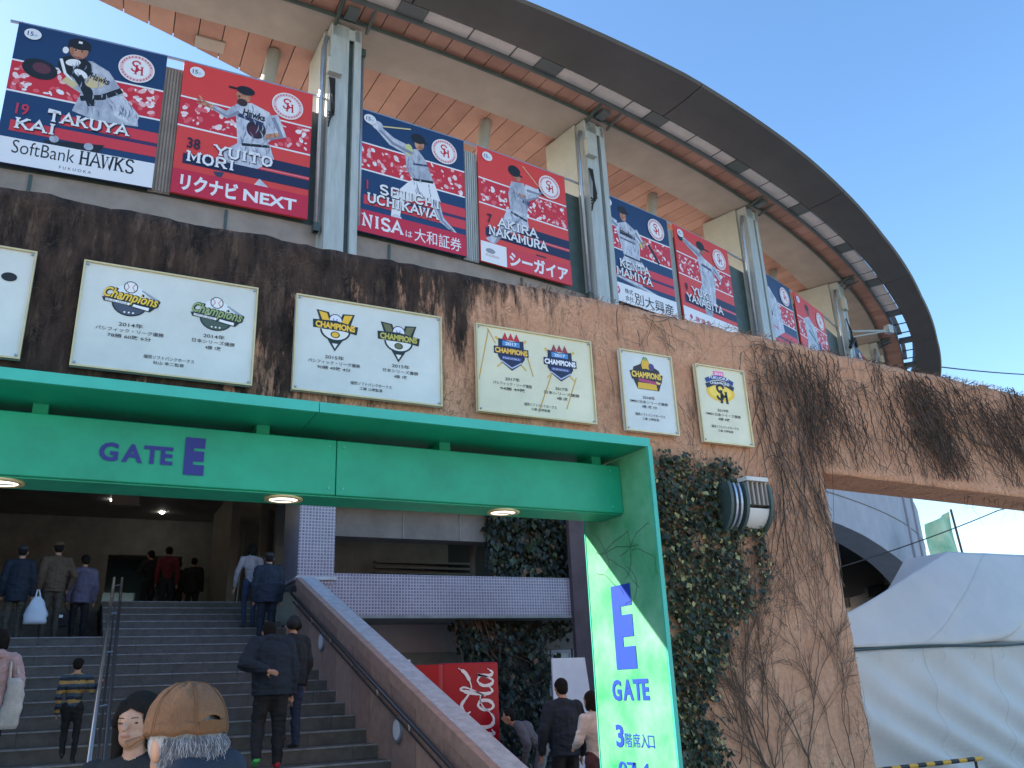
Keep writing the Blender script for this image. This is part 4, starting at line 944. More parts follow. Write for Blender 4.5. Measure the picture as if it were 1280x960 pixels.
# ---------------------------------------------------------------- wall lamp
lp = thing('wall_lamp', 'curved louvred wall lamp with dark side fins on the ivy covered pillar', 'wall lamp', (5.93, 6.52, 3.25))
def arc_side(x, m, dr=0, wx=.035):
    b = MB(); n = 12; P = []
    for k in range(n+1): a = R_(-90+118*k/n); P.append((6.53-(.27+dr)*math.cos(a)*.9, 3.30+(.33+dr)*math.sin(a)))
    poly = [(y, z) for y, z in P]+[(6.53, P[-1][1])]+[(6.53, P[0][1])]
    b.prism(poly, 0, x-wx/2, x+wx/2); return b
for x, m in ((5.66,'steel_dark'), (5.86,'steel_dark'), (6.17,'steel_dark')): arc_side(x, m).build('side_fin', M_[m], lp)
for x in (5.735, 5.795): arc_side(x, '', -.02, .024).build('louvre_fin', M_['pipe_steel'], lp)
b = MB(); n = 10; rows = []
for k in range(n+1):
    a = R_(-82+62*k/n); rows += [(xx, 6.53-.22*math.cos(a), 3.30+.28*math.sin(a)) for xx in (5.88, 6.15)]
b.add(rows, [(2*i, 2*i+1, 2*i+3, 2*i+2) for i in range(n)]); b.build('diffuser', M_['louvre_pale'], lp)
for k, x in enumerate((5.91, 5.97, 6.03, 6.09, 6.14)): MB().box(x-.011,x+.011,6.32,6.45,3.24,3.47).build('grille_bar', M_['beige_panel'], lp)
MB().box(5.875,6.155,6.29,6.50,3.475,3.515).build('top_plate', M_['louvre_pale'], lp)
MB().box(5.875,6.155,6.44,6.50,3.12,3.5).build('back_plate', M_['dark_interior'], lp)

# ---------------------------------------------------------------- ivy and bare creeper
mat('leaf_a', (.028,.042,.016), .45, var=.4, scale=3); mat('leaf_b', (.05,.062,.022), .4, var=.4, scale=3); mat('leaf_c', (.34,.30,.12), .45, var=.4, scale=5); mat('leaf_d', (.14,.075,.03), .6, var=.3, scale=5)
mat('leaf_e', (.016,.022,.012), .5)
mat('stem', (.13,.085,.062), .9, var=.3, scale=8); mat('stem_dark', (.06,.043,.035), .95, var=.3, scale=8); mat('stem_pale', (.17,.125,.10), .9, var=.3, scale=8)
def leaves(name, label, poly, y, cnt, size, depth, seed, extra=None, mats=('leaf_a','leaf_b','leaf_c','leaf_d','leaf_e')):
    rnd = random.Random(seed); b = MB()
    idx_ = [b.m(M_[m]) for m in mats]
    xs_ = [p[0] for p in poly]; zs_ = [p[1] for p in poly]; k = 0
    V_, F_, I_ = [], [], []
    while k < cnt:
        x, z = rnd.uniform(min(xs_), max(xs_)), rnd.uniform(min(zs_), max(zs_))
        jx, jz = x+rnd.gauss(0, .05), z+rnd.gauss(0, .05)
        if not inside(jx, jz, poly): continue
        dens = mn.noise(Vector((x*2.6, seed, z*2.6)))
        if dens < -.30 and rnd.random() < .85: continue
        k += 1
        s = size*rnd.choice((.5,.7,.9,1.0,1.2,1.5))*rnd.uniform(.8,1.15); yy_ = y-rnd.random()**1.5*depth*(1+max(0, dens)*1.2)
        n = Vector((rnd.gauss(0,.55), -1, rnd.gauss(.35,.5))).normalized(); d = Vector((rnd.gauss(0,.5), rnd.gauss(0,.2), -1)); d = (d-n*d.dot(n)).normalized(); sd = n.cross(d)
        p = Vector((x, yy_, z)); q = len(V_)
        V_ += [p, p+d*s*.45+sd*s*.42+n*s*.06, p+d*s*1.1, p+d*s*.45-sd*s*.42+n*s*.06]
        F_ += [(q, q+1, q+2), (q, q+2, q+3)]
        r = rnd.random(); mi = 0 if r < .40 else 1 if r < .62 else 4 if r < .84 else 2 if r < .94 else 3
        I_ += [idx_[mi], idx_[mi]]
    b.v = [tuple(v) for v in V_]; b.f = [list(f) for f in F_]; b.mi = I_
    o = b.build(name, fixn=False); setp(o, label, 'ivy', kind='stuff'); return o
IV = [(4.5,3.66),(5.0,3.78),(5.5,3.70),(5.85,3.76),(6.0,3.5),(6.02,3.2),(6.22,2.86),(6.15,2.5),(5.95,2.3),(5.62,2.12),(5.5,1.9),(5.30,1.5),(5.36,.9),(5.30,.5),(5.2,0),(4.5,0)]
leaves('ivy_leaves', 'dense dark green ivy leaves with yellowish tips beside the green gate post', IV, 6.52, 11500, .043, .08, 5)
leaves('ivy_leaves', 'dark ivy hanging over the gallery above the tiled beam', [(8.0,3.86),(8.0,5.3),(9.2,5.5),(10.9,5.4),(10.9,3.86)], 16.88, 3200, .12, .25, 8, mats=('leaf_e','leaf_a','leaf_b','leaf_d','leaf_e'))
leaves('ivy_leaves', 'dark ivy mass growing under the tiled beam behind the red machine', [(7.0,3.0),(7.5,2.3),(7.9,1.8),(8.2,0),(9.55,0),(9.4,1.5),(9.6,2.5),(10.2,3.0)], 17.0, 2600, .095, .4, 9, mats=('leaf_e','leaf_a','leaf_e','leaf_d','leaf_e'))
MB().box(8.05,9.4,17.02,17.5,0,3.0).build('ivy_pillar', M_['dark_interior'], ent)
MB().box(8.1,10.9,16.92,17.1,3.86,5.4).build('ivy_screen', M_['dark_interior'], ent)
mat('fallen_stem', (.11,.08,.06), .9)
def creep(name, label, specs, y0=6.535, mt='stem'):
    b = MB()
    for s in specs: b.tube(s[0], s[1], 4, M_[s[2]], cap=False)
    o = b.build(name, fixn=False); setp(o, label, 'creeper', kind='stuff'); return o
def grow(rnd, x, z, ang, ln, r, step=.06, wig=.22, bias=0, y0=6.525, lift=.02):
    P = [(x, y0-rnd.random()*lift, z)]; R = [r]; n = max(3, int(ln/step))
    for k in range(n):
        ang += rnd.gauss(0, wig)+bias*(0); x += step*math.cos(ang); z += step*math.sin(ang)
        P.append((x, y0-rnd.random()*lift, z)); R.append(r*(1-.75*(k+1)/n))
    return P, R, ang
def inwall(x, z):
    if x > 7.24 and z < 3.74: return False
    if x < 4.5 and z < 3.5: return False
    return z < zt_(x)+.06 and z > 0
rnd = random.Random(21)
# tree-like creepers climbing the pillar from the ground
sp = []
def branch(x, z, ang, ln, r, depth, mt='stem'):
    P, R, a = grow(rnd, x, z, ang, ln, r, wig=.10)
    P = [p for p in P if inwall(p[0], p[2]) and p[0] < 7.2+.2]; R = R[:len(P)]
    if len(P) < 3: return
    sp.append((P, R, mt))
    if depth > 0:
        for k in range(rnd.randint(3, 5)):
            i = rnd.randint(len(P)//4, len(P)-1); sgn = rnd.choice((-1, 1))
            branch(P[i][0], P[i][2], ang+sgn*rnd.uniform(.22, .62), ln*rnd.uniform(.4, .75), max(.0025, R[i]*.7), depth-1, mt)
for x, z, a, l, r in ((6.0,.0,92,2.1,.015),(6.12,.0,88,2.6,.017),(6.2,.0,84,2.2,.013),(6.04,.6,100,1.7,.011),(5.75,.2,100,1.5,.009),(6.45,.3,80,2.0,.009),(6.95,.0,92,1.9,.009),(7.05,.2,96,1.6,.007),(6.15,.0,95,1.9,.012),(5.55,.9,70,1.2,.007)):
    branch(x, z, R_(a), l, r, 3)
creep('bare_creeper', 'leafless brown creeper branching up the pillar like a small tree', sp)
# fibrous old stems running down the pillar's top and the lamp side
sp = []
for k in range(110):
    x = rnd.choice((rnd.gauss(6.55,.16), rnd.gauss(7.0,.14), rnd.gauss(6.8,.3))); z = rnd.uniform(3.2, 5.25)
    P, R, a = grow(rnd, x, z, R_(-90+rnd.gauss(4,9)), rnd.uniform(.5, 1.9), rnd.uniform(.003,.008), wig=.10)
    P = [p for p in P if inwall(p[0], p[2]) and p[2] > 2.0]; R = R[:len(P)]
    if len(P) > 3: sp.append((P, R, rnd.choice(('stem','stem_dark','stem_pale'))))
creep('old_creeper_stems', 'thick fibrous dead creeper stems hanging down the pillar right of the lamp', sp)
# matted web of fine stems over the right half of the band
sp = []
for k in range(800):
    x = 3.6+rnd.random()**.75*9.6; z = 5.25-abs(rnd.gauss(0, .62))
    if mn.noise(Vector((x*1.1, 3, z*1.5))) < -.12-(.02*(x-4)) : continue
    if x < 6.25 and x > 3.0 and z < 4.86 and rnd.random() < .8: continue
    P, R, a = grow(rnd, x, z, R_(rnd.choice((-95,-75,-110,-60,180,0))+rnd.gauss(0,18)), rnd.uniform(.2,.9), rnd.uniform(.002,.0055), wig=.25, lift=.03)
    Q = []
    for p in P:
        if inwall(p[0], p[2]) and not (p[2] < 4.83 and p[0] < 6.28): Q.append(p)
        else: break
    if len(Q) > 3: sp.append((Q, R[:len(Q)], rnd.choice(('stem','stem','stem_dark','stem_pale'))))
creep('matted_creeper', 'matted web of fine bare creeper stems over the right part of the concrete band', sp)
# dark slanting curtains of stems
sp = []
for (cx0, sd_, n, slope, zl) in ((9.35,.2,190,-62,3.75),(10.6,.7,170,-60,3.72),(7.55,.2,70,-85,4.0),(12.5,.8,140,-60,3.7),(8.1,.6,80,-80,4.6)):
    for k in range(n):
        x = rnd.gauss(cx0-.35, sd_); z = rnd.uniform(4.3, 5.15)
        P, R, a = grow(rnd, x, z, R_(slope+rnd.gauss(0,9)), rnd.uniform(.4,1.5), rnd.uniform(.003,.008), wig=.12, lift=.05)
        Q = []
        for p in P:
            if inwall(p[0], p[2]) and p[0] > 6.3: Q.append(p)
            else: break
        if len(Q) > 3: sp.append((Q, R[:len(Q)], 'stem_dark' if rnd.random() < .75 else 'stem'))
creep('dark_creeper_curtain', 'dark slanting curtains of dead creeper hanging on the band over the tent', sp)
# fringe of twigs along the top edge and below the beam at the right
sp = []
for k in range(420):
    x = rnd.uniform(3.5, 13); z = zt_(x)+.01
    P, R, a = grow(rnd, x, z, R_(rnd.uniform(20,160)), rnd.uniform(.02,.07), rnd.uniform(.002,.005), step=.02, wig=.4, y0=6.62, lift=.12)
    sp.append((P, R, rnd.choice(('stem','stem_dark'))))
for k in range(26):
    x = rnd.uniform(9.8, 11.6)
    P, R, a = grow(rnd, x, 3.68, R_(-90+rnd.gauss(-15,22)), rnd.uniform(.1,.45), .003, wig=.15, y0=6.8, lift=.1); sp.append((P, R, 'stem_dark'))
creep('edge_twigs', 'short bare twigs fringing the top and bottom edge of the concrete band', sp)
sp = []
for k in range(9):
    P, R, a = grow(rnd, 4.098, 0, 0, .1, .002)
    y, z = rnd.uniform(5.8,6.4), rnd.uniform(2.4,2.75); Q = [(4.094-.004*rnd.random(), y, z)]; an = rnd.uniform(-.9,.9)
    for q in range(14): an += rnd.gauss(0,.25); y -= .04*math.cos(an); z += .03*math.sin(an); Q.append((4.092, max(5.52, min(6.5, y)), z))
    sp.append((Q, [.0016]*len(Q), 'stem_dark'))
creep('post_twigs', 'thin dark twigs straggling across the upper green gate post', sp)
# back creeper under the gallery
sp = []
rnd = random.Random(5)
for k in range(14):
    P, R, a = grow(rnd, rnd.uniform(7.1,8.1), 3.0, R_(-60+rnd.gauss(0,12)), rnd.uniform(1,2.4), .03, step=.15, y0=16.9, lift=.2); sp.append((P, R, 'stem'))
creep('hanging_creeper', 'bare creeper stems hanging from the tiled beam left of the dark ivy', sp)

# ---------------------------------------------------------------- drinks machine
vm = thing('drinks_machine', 'red drinks machine lettered in white script standing behind the stair wall', 'vending machine', (5, 12, 0))
mat('machine_red', (.40,.006,.020), .35, spec=.3, var=.04, scale=2); mat('machine_dark', (.16,.012,.02), .35)
bevel(MB().box(4.75,5.60,11.50,12.25,.08,1.985).build('cabinet', M_['machine_red'], vm), .02)
b = MB(); prof = [(4.22,11.62),(4.26,11.54),(4.36,11.49),(4.68,11.47),(4.745,11.49),(4.745,12.2),(4.22,12.2)]
b.prism(prof, 2, .08, 1.97); b.build('front_door', M_['machine_red'], vm, smooth=False)
MB().box(4.3,5.55,11.6,12.2,0,.08).build('plinth', M_['black_rubber'], vm)
MB().box(4.18,4.22,11.7,12.1,.9,1.7).build('display_window', M_['glass_teal'], vm)
F = Flat(.003, .004)
W_ = (240,236,240)
def scr(pts, wd, lay=1): F.stroke([(p[0], p[1]) for p in catmull(pts, 7)], [w*.028*1.25 for w in wd], lay, W_)
# script written along local +x, later turned upright
scr([(.40,.36),(.34,.42),(.22,.38),(.14,.20),(.16,.04),(.28,.0),(.40,.08)], [.7,1.2,.8,1.8,1.6,1,.5])     # C
scr([(.40,.08),(.43,.18),(.50,.24),(.57,.18),(.56,.06),(.48,.0),(.42,.05),(.44,.14),(.56,.2),(.66,.2)], [.7,1.2,1,1.6,1.6,1.2,1,.7,.5,.5], 1.6)  # o
scr([(.64,.12),(.76,.34),(.80,.46),(.76,.50),(.71,.36),(.68,.12),(.72,.01),(.80,.06)], [.6,.7,.9,1,1.8,1.6,1,.5], 2.2)   # l
scr([(.98,.20),(.90,.24),(.82,.16),(.83,.04),(.90,.0),(.97,.12),(1.0,.24),(.98,.06),(1.03,.0),(1.10,.08)], [1,.8,1.4,1.6,1,.8,1.2,1.6,1,.4], 2.8)  # a
scr([(.34,.42),(.5,.50),(.66,.40),(.80,.34),(1.02,.42),(1.12,.54)], [.5,1.4,1,.6,1.6,.4], 3.4)   # swash
scr([(-.36,.30),(-.44,.42),(-.58,.38),(-.68,.18),(-.62,.0),(-.48,.02),(-.38,.14),(-.28,.22),(-.22,.1),(-.3,0),(-.38,.08)], [.7,1.2,.8,1.8,1.6,1,.8,1,1.5,1,.6], 4)
scr([(-.06,.2),(-.14,.22),(-.2,.08),(-.12,0),(-.02,.06),(.06,.2),(.02,.02),(.1,.04)], [.9,1.2,1.7,1,.7,1.2,1.5,.5], 4.6)
vs2 = [(-z_, y_, x_) for x_, y_, z_ in F.mb.v]; F.mb.v = vs2
o = F.build('lettering', vm); o['kind'] = 'stuff'; o.location = (5.50-5, 11.497-12, 1.02); o.scale = (.98, 1, .80)

# ---------------------------------------------------------------- tent
tt = thing('event_tent', 'large white event tent with sagging cloth sides right of the pillar', 'tent', (15, 11, 0))
def cloth(P00, P10, P01, P11, nu, nv, fn):
    b = MB(); vs = []
    for j in range(nv+1):
        for i in range(nu+1):
            u, v = i/nu, j/nv
            p = (Vector(P00)*(1-u)+Vector(P10)*u)*(1-v)+(Vector(P01)*(1-u)+Vector(P11)*u)*v
            vs.append(p+Vector(fn(u, v)))
    b.add(vs, [(j*(nu+1)+i, j*(nu+1)+i+1, (j+1)*(nu+1)+i+1, (j+1)*(nu+1)+i) for j in range(nv) for i in range(nu)]); return b
def fold_roof(u, v):
    s = .06*math.sin(math.pi*v)*math.sin(math.pi*min(1, u*1.0))
    d = .035*mn.noise(Vector((u*5, v*3, 2)))
    for q, (k0, sl_, am) in enumerate(((.30,.06,.12),(.44,-.02,.15),(.53,-.08,.12),(.66,-.14,.10),(.20,.12,.07))): d += 1.5*am*math.exp(-((u-k0-sl_*(1-v)*(1+.4*math.sin(v*4+q)))*26)**2)*math.sin(math.pi*v)
    return (0, -d*(1-v)*1.0*1.6, -s-d*.6)
def fold_side(u, v):
    y = 0
    for k in range(8):
        c = .02+.17*k; y += .30*math.exp(-((u-c*.6-.30*(1-v)**1.4)*22)**2)*(.35+.65*(1-v))*(1-.12*k)-.10*math.exp(-((u-c*.6-.045-.30*(1-v)**1.4)*30)**2)*(.35+.65*(1-v))
    y += .06*mn.noise(Vector((u*4, v*2, 7)))
    return (0, -y-.15*math.sin(math.pi*v)**2*.4, 0)
EV = 2.0
c00, c10, c01, c11 = (9.6,9.9,EV), (20.5,9.9,EV+.07), (15.15,11.0,3.78), (19.2,11.0,3.80)
b = cloth(c00, c10, c01, c11, 60, 24, fold_roof); o = b.build('roof_front', M_['tent_white'], tt, smooth=True); m = o.modifiers.new('s', 'SOLIDIFY'); m.thickness = .006
b = cloth((13.8,12.7,EV), (20.5,13.0,EV), (15.15,12.0,3.78), (19.2,12.0,3.80), 20, 8, lambda u, v: (0,0,-.05*math.sin(3.14*v))); b.build('roof_back', M_['tent_white'], tt, smooth=True)
b = cloth((9.6,9.9,EV), (13.8,12.7,EV), (15.15,11.0,3.78), (15.15,12.0,3.78), 14, 14, lambda u, v: (0,0,-.07*math.sin(3.14*v))); b.build('roof_end', M_['tent_white'], tt, smooth=True)
MB().add([(15.15,11,3.78),(19.2,11,3.8),(19.2,12,3.8),(15.15,12,3.78)], [(0,1,2,3)]).build('ridge_cloth', M_['tent_white'], tt)
b = cloth((9.5,9.96,.05), (20.5,9.96,.05), (9.6,9.94,EV-.05), (20.5,9.94,EV+.02), 90, 26, fold_side); o = b.build('side_cloth', M_['tent_white'], tt, smooth=True); m = o.modifiers.new('s', 'SOLIDIFY'); m.thickness = .006
b = cloth((9.5,9.96,.05), (13.7,12.7,.05), (9.6,9.94,EV-.02), (13.8,12.7,EV-.02), 10, 8, lambda u, v: (-.04*math.sin(u*20), 0, 0)); b.build('end_cloth', M_['tent_white'], tt, smooth=True)
def seam(P, Q, fn, name):
    pts = []
    for k in range(25):
        f = k/24; p = Vector(P(f)); pts.append(p+Vector(fn(Q, f))+Vector((0,-.012,.004)))
    MB().tube(pts, .0035, 4).build(name, M_['tent_white'], tt)
for uu in (.12, .27, .42, .57, .72, .87):
    if uu in (.27, .57, .87): seam(lambda f, uu=uu: (Vector(c00)*(1-uu)+Vector(c10)*uu)*(1-f)+(Vector(c01)*(1-uu)+Vector(c11)*uu)*f, uu, lambda u, v: fold_roof(u, v), 'roof_seam')
    seam(lambda f, uu=uu: (Vector((9.5,9.96,.05))*(1-uu)+Vector((20.5,9.96,.05))*uu)*(1-f)+(Vector((9.6,9.94,EV-.05))*(1-uu)+Vector((20.5,9.94,EV+.02))*uu)*f, uu, lambda u, v: fold_side(u, v), 'side_seam')
for k in range(14): MB().tube([(9.9+.75*k, 9.83, EV-.07), (9.9+.75*k+.02, 9.82, EV-.17), (9.9+.75*k, 9.86, EV-.24)], .004, 5).build('tie_cord', M_['tent_white'], tt)
MB().tube([(9.6+10.9*k/20, 9.86-.01*math.sin(k), EV-.03-.02*math.sin(k*.9)+.0035*k) for k in range(21)], .022, 6).build('eave_rope', M_['steel_dark'], tt)
for x in (9.7, 13.3, 16.9, 20.4): MB().tube([(x,10.1,0),(x,10.1,EV)], .025, 8).build('leg', M_['pipe_steel'], tt)
# barrier in front of the tent
br = thing('striped_barrier', 'low black and yellow striped barrier bar standing before the tent', 'barrier', (9.6, 8.9, 0))
mat('bar_yellow', (.65,.36,.03), .5)
for k in range(22): MB().tube([(8.3+k*.17, 8.9, .40),(8.3+(k+1)*.17-.004, 8.9, .40)], .03, 8).build('stripe', M_['bar_yellow' if k % 2 else 'black_rubber'], br)
for x in (8.4, 11.9): MB().tube([(x,8.9,0),(x,8.9,.37)], .02, 8).build('leg', M_['black_rubber'], br)
cn = thing('red_cone', 'small red cone tip poking up behind the striped barrier bar', 'cone', (9.35, 9.25, 0))
mat('cone_red', (.6,.05,.06), .5)
MB().tube([(9.35,9.25,.03),(9.35,9.25,.6)], [.15,.03], 16).build('cone_body', M_['cone_red'], cn, smooth=True); MB().box(9.17,9.53,9.07,9.43,0,.03).build('cone_base', M_['cone_red'], cn)

# ---------------------------------------------------------------- flag and cables
fg = thing('banner_flag', 'pale green feather flag on a slim pole above the white tent', 'flag', (28.1, 20, 0))
mat('flag_green', (.22,.62,.38), .7, col2=(.75,.85,.55), var=.1, scale=1.2); mat('pole_dark', (.12,.06,.06), .5)
MB().tube([(28.05,20,0),(28.05,20,4.2),(28.32,20,5.5),(28.2,20,7.1)], .04, 8).build('pole', M_['pole_dark'], fg)
b = cloth((26.6,20,5.3), (28.24,20,5.5), (26.75,20,6.5), (28.15,20,7.02), 16, 10, lambda u, v: (0, .12*math.sin(u*7+v*2), 0)); b.build('cloth', M_['flag_green'], fg, smooth=True)
cb = thing('overhead_cable', 'thin dark cable slanting up to the right beneath the concrete beam', 'cable', (11.5, 9, 3.7))
def sagline(a, c, s, n=16): return [tuple(a[i]+(c[i]-a[i])*k/n-(s*4*(k/n)*(1-k/n) if i == 2 else 0) for i in range(3)) for k in range(n+1)]
MB().tube(sagline((9.2,8.6,2.95),(13.9,9,4.13), .04), .009, 5).build('cable', M_['black_rubber'], cb); MB().tube(sagline((13.9,9,4.13),(24,9.4,6.6), .1), .009, 5).build('cable', M_['black_rubber'], cb)
cb = thing('far_cable', 'faint thin cable crossing the blue sky right of the stadium roof', 'cable', (60, 40, 24))
MB().tube(sagline(pol(44,57,17.6),(78,35,24.5), .5), .04, 5).build('cable', M_['steel_dark'], cb)
sg = thing('small_white_notice', 'small white notice standing just beyond the stair wall, left of the red machine', 'notice', (5.2, 14.6, 0))
MB().box(5.16,5.42,14.58,14.6,1.5,2.16).build('board', M_['white_paint'], sg); MB().tube([(5.29,14.62,0),(5.29,14.62,2.1)], .02, 6).build('post', M_['steel_dark'], sg)
wb = thing('white_board', 'tall plain white board leaning behind the dark suited man', 'board', (7.7, 13.4, 0))
MB().hexa([(7.50,13.3,.02),(8.38,13.3,.02),(8.38,13.34,.02),(7.50,13.34,.02),(7.56,13.4,2.08),(8.22,13.4,2.08),(8.22,13.44,2.08),(7.56,13.44,2.08)]).build('panel', M_['white_paint'], wb)
for x in (7.7, 8.2): MB().tube([(x,13.9,0),(x,13.45,1.9)], .015, 6).build('prop', M_['pipe_steel'], wb)
# ---------------------------------------------------------------- people
CM = {}
def cl(name, c, rough=.85): return mat('cloth_'+name, c, rough, var=.18, scale=9, bump=.35, bscale=55)
SKINM = mat('skin', (.50,.27,.18), .5, var=.06, scale=20); HAIRM = mat('hair_black', (.012,.010,.009), .75, spec=.2, bump=.6, bscale=120, stretch=(3,3,.4)); GREYH = mat('hair_grey', (.42,.42,.44), .6, var=.35, scale=60, stretch=(3,3,.3), bump=.5, bscale=120)
def prim_mesh(P, seg=16):
    b = MB()
    for p in P:
        if p[0] == 'c':
            _, a, c, ra, rb, m, fl = p; a, c = Vector(a), Vector(c); d = (c-a); L = d.length or 1e-6; d.normalize()
            s = d.cross(Vector((0, 1, 0)));
            if s.length < .2: s = d.cross(Vector((1, 0, 0)))
            s.normalize(); t = s.cross(d).normalized()
            vs = []; rows = []
            prof = [(-ra*math.cos(q), ra*math.sin(q)) for q in (R_(18), R_(45), R_(72))]+[(0, ra), (L*.5, (ra+rb)/2), (L, rb)]+[(L+rb*math.sin(q), rb*math.cos(q)) for q in (R_(18), R_(45), R_(72))]
            vs.append(a-d*ra)
            for h, r in prof:
                for k in range(seg): w = 2*math.pi*k/seg; vs.append(a+d*h+s*r*math.cos(w)+t*r*fl*math.sin(w))
            vs.append(c+d*rb); n = len(prof)
            fs = [(0, 1+(k+1) % seg, 1+k) for k in range(seg)]+[(1+i*seg+k, 1+i*seg+(k+1) % seg, 1+(i+1)*seg+(k+1) % seg, 1+(i+1)*seg+k) for i in range(n-1) for k in range(seg)]
            fs += [(len(vs)-1, 1+(n-1)*seg+k, 1+(n-1)*seg+(k+1) % seg) for k in range(seg)]
            b.add(vs, fs)
        elif p[0] == 'e':
            _, c, r, m, rot = p; R = Matrix.Rotation(R_(rot), 3, 'X'); vs = []; n = 10
            vs.append(Vector(c)+R@Vector((0, 0, -r[2])))
            for i in range(1, n):
                f = -math.pi/2+math.pi*i/n
                for k in range(seg): w = 2*math.pi*k/seg; vs.append(Vector(c)+R@Vector((r[0]*math.cos(f)*math.cos(w), r[1]*math.cos(f)*math.sin(w), r[2]*math.sin(f))))
            vs.append(Vector(c)+R@Vector((0, 0, r[2])))
            fs = [(0, 1+(k+1) % seg, 1+k) for k in range(seg)]+[(1+i*seg+k, 1+i*seg+(k+1) % seg, 1+(i+1)*seg+(k+1) % seg, 1+(i+1)*seg+k) for i in range(n-2) for k in range(seg)]
            fs += [(len(vs)-1, 1+(n-2)*seg+k, 1+(n-2)*seg+(k+1) % seg) for k in range(seg)]
            b.add(vs, fs)
        elif p[0] == 'l':      # loft: rings (centre, rx, ry)
            _, rings, m = p; vs = []
            for c, rx, ry in rings:
                for k in range(seg): w = 2*math.pi*k/seg; vs.append((c[0]+rx*math.cos(w), c[1]+ry*math.sin(w), c[2]))
            n = len(rings); fs = [(i*seg+k, i*seg+(k+1) % seg, (i+1)*seg+(k+1) % seg, (i+1)*seg+k) for i in range(n-1) for k in range(seg)]
            fs += [tuple(range(seg))[::-1], tuple((n-1)*seg+k for k in range(seg))]
            b.add(vs, fs)
    return b
def sdist(P, X):
    out = []
    for p in P:
        if p[0] == 'c':
            a, c = np.array(p[1], float), np.array(p[2], float); d = c-a; L = max(1e-9, d@d)
            t = np.clip(((X-a)@d)/L, 0, 1); q = a+t[:, None]*d; out.append(np.linalg.norm(X-q, axis=1)-(p[3]+(p[4]-p[3])*t))
        elif p[0] == 'e':
            c, r = np.array(p[1]), np.array(p[2]); k = np.linalg.norm((X-c)/r, axis=1); out.append((k-1)*r.mean())
        else:
            Z = np.array([r[0][2] for r in p[1]]); o = np.argsort(Z)
            f = lambda v: np.interp(X[:, 2], Z[o], np.array(v)[o])
            cx_, cy_, rx, ry = f([r[0][0] for r in p[1]]), f([r[0][1] for r in p[1]]), f([r[1] for r in p[1]]), f([r[2] for r in p[1]])
            k = np.sqrt(((X[:, 0]-cx_)/rx)**2+((X[:, 1]-cy_)/ry)**2); d = (k-1)*(rx+ry)/2
            dz = np.maximum(Z.min()-X[:, 2], X[:, 2]-Z.max()); out.append(np.maximum(d, dz))
    return np.array(out)
_hh = [1.65]
def fuse(name, P, parent, vox=.012, smooth=2, noise_=0, label=None):
    """one continuous surface out of overlapping shapes; every face takes the material of the shape it lies on"""
    o = prim_mesh(P).build('tmp', parent=None)
    m = o.modifiers.new('r', 'REMESH'); m.mode = 'VOXEL'; m.voxel_size = vox; m.use_smooth_shade = True
    if smooth: s = o.modifiers.new('s', 'SMOOTH'); s.iterations = smooth; s.factor = .5
    bpy.context.view_layer.update()
    me = bpy.data.meshes.new_from_object(o.evaluated_get(bpy.context.evaluated_depsgraph_get()))
    bpy.data.objects.remove(o); me.name = name
    if len(me.polygons):
        C_ = np.empty(len(me.polygons)*3); me.polygons.foreach_get('center', C_); C_ = C_.reshape(-1, 3)
        idx = np.argmin(sdist(P, C_), axis=0); names = []
        for p in P:
            mm = p[5] if p[0] == 'c' else p[3] if p[0] == 'e' else p[2]
            if mm not in names: names.append(mm)
        me.materials.clear()
        for mm in names: me.materials.append(mm)
        lut = np.array([names.index(p[5] if p[0] == 'c' else p[3] if p[0] == 'e' else p[2]) for p in P])
        me.polygons.foreach_set('material_index', lut[idx].astype(np.int32)); me.polygons.foreach_set('use_smooth', np.ones(len(me.polygons), bool))
        if noise_ > .0025:
            N_ = [v.normal.copy() for v in me.vertices]
            for v, nn in zip(me.vertices, N_):
                q = v.co; f = mn.noise(Vector((q.x*7+q.z*6, q.y*7, q.z*17))); g_ = mn.noise(Vector((q.x*13, q.y*13, q.z*5+4)))
                v.co = q-nn*(abs(f)*.016+abs(g_)*.008)*min(1, max(0, (1.32*_hh[0]/1.65-q.z)*8))*(1 if name == 'body' else 0)
        if noise_:
            for v in me.vertices:
                n = mn.noise_vector(v.co*9)*noise_+mn.noise_vector(Vector((v.co.x*5, v.co.y*5, v.co.z*14)))*noise_*.8; v.co += n
    r = bpy.data.objects.new(name, me); COL.objects.link(r); r.parent = parent
    if label: r['label'] = label
    return r
def V3(*a): return Vector(a)
def hand(P, w, d, side, s, m, curl=.5, palm=None):
    """palm, four unequal curled fingers and a side thumb; w wrist, d direction"""
    d = Vector(d).normalized(); pn = Vector(palm or (side, 0, 0)).normalized(); pn = (pn-d*pn.dot(d)).normalized(); ax = d.cross(pn).normalized()
    P.append(('c', w, w+d*.075*s, .024*s, .034*s, m, .6))
    for k, (o, l) in enumerate(((-.027,.062), (-.009,.074), (.009,.070), (.026,.054))):
        a = w+d*.085*s+ax*o*s; b_ = a+(d*(1-curl*.35)-pn*curl*.35)*l*.55*s; c = b_+(d*(1-curl)-pn*curl)*l*.5*s
        P.append(('c', a, b_, .0095*s, .009*s, m, 1)); P.append(('c', b_, c, .009*s, .0075*s, m, 1))
    a = w+d*.025*s-ax*.028*s; b_ = a+(d*.6-ax*.7).normalized()*.045*s; P.append(('c', a, b_, .011*s, .010*s, m, 1)); P.append(('c', b_, b_+(d*.9-ax*.2-pn*.3).normalized()*.03*s, .010*s, .008*s, m, 1))
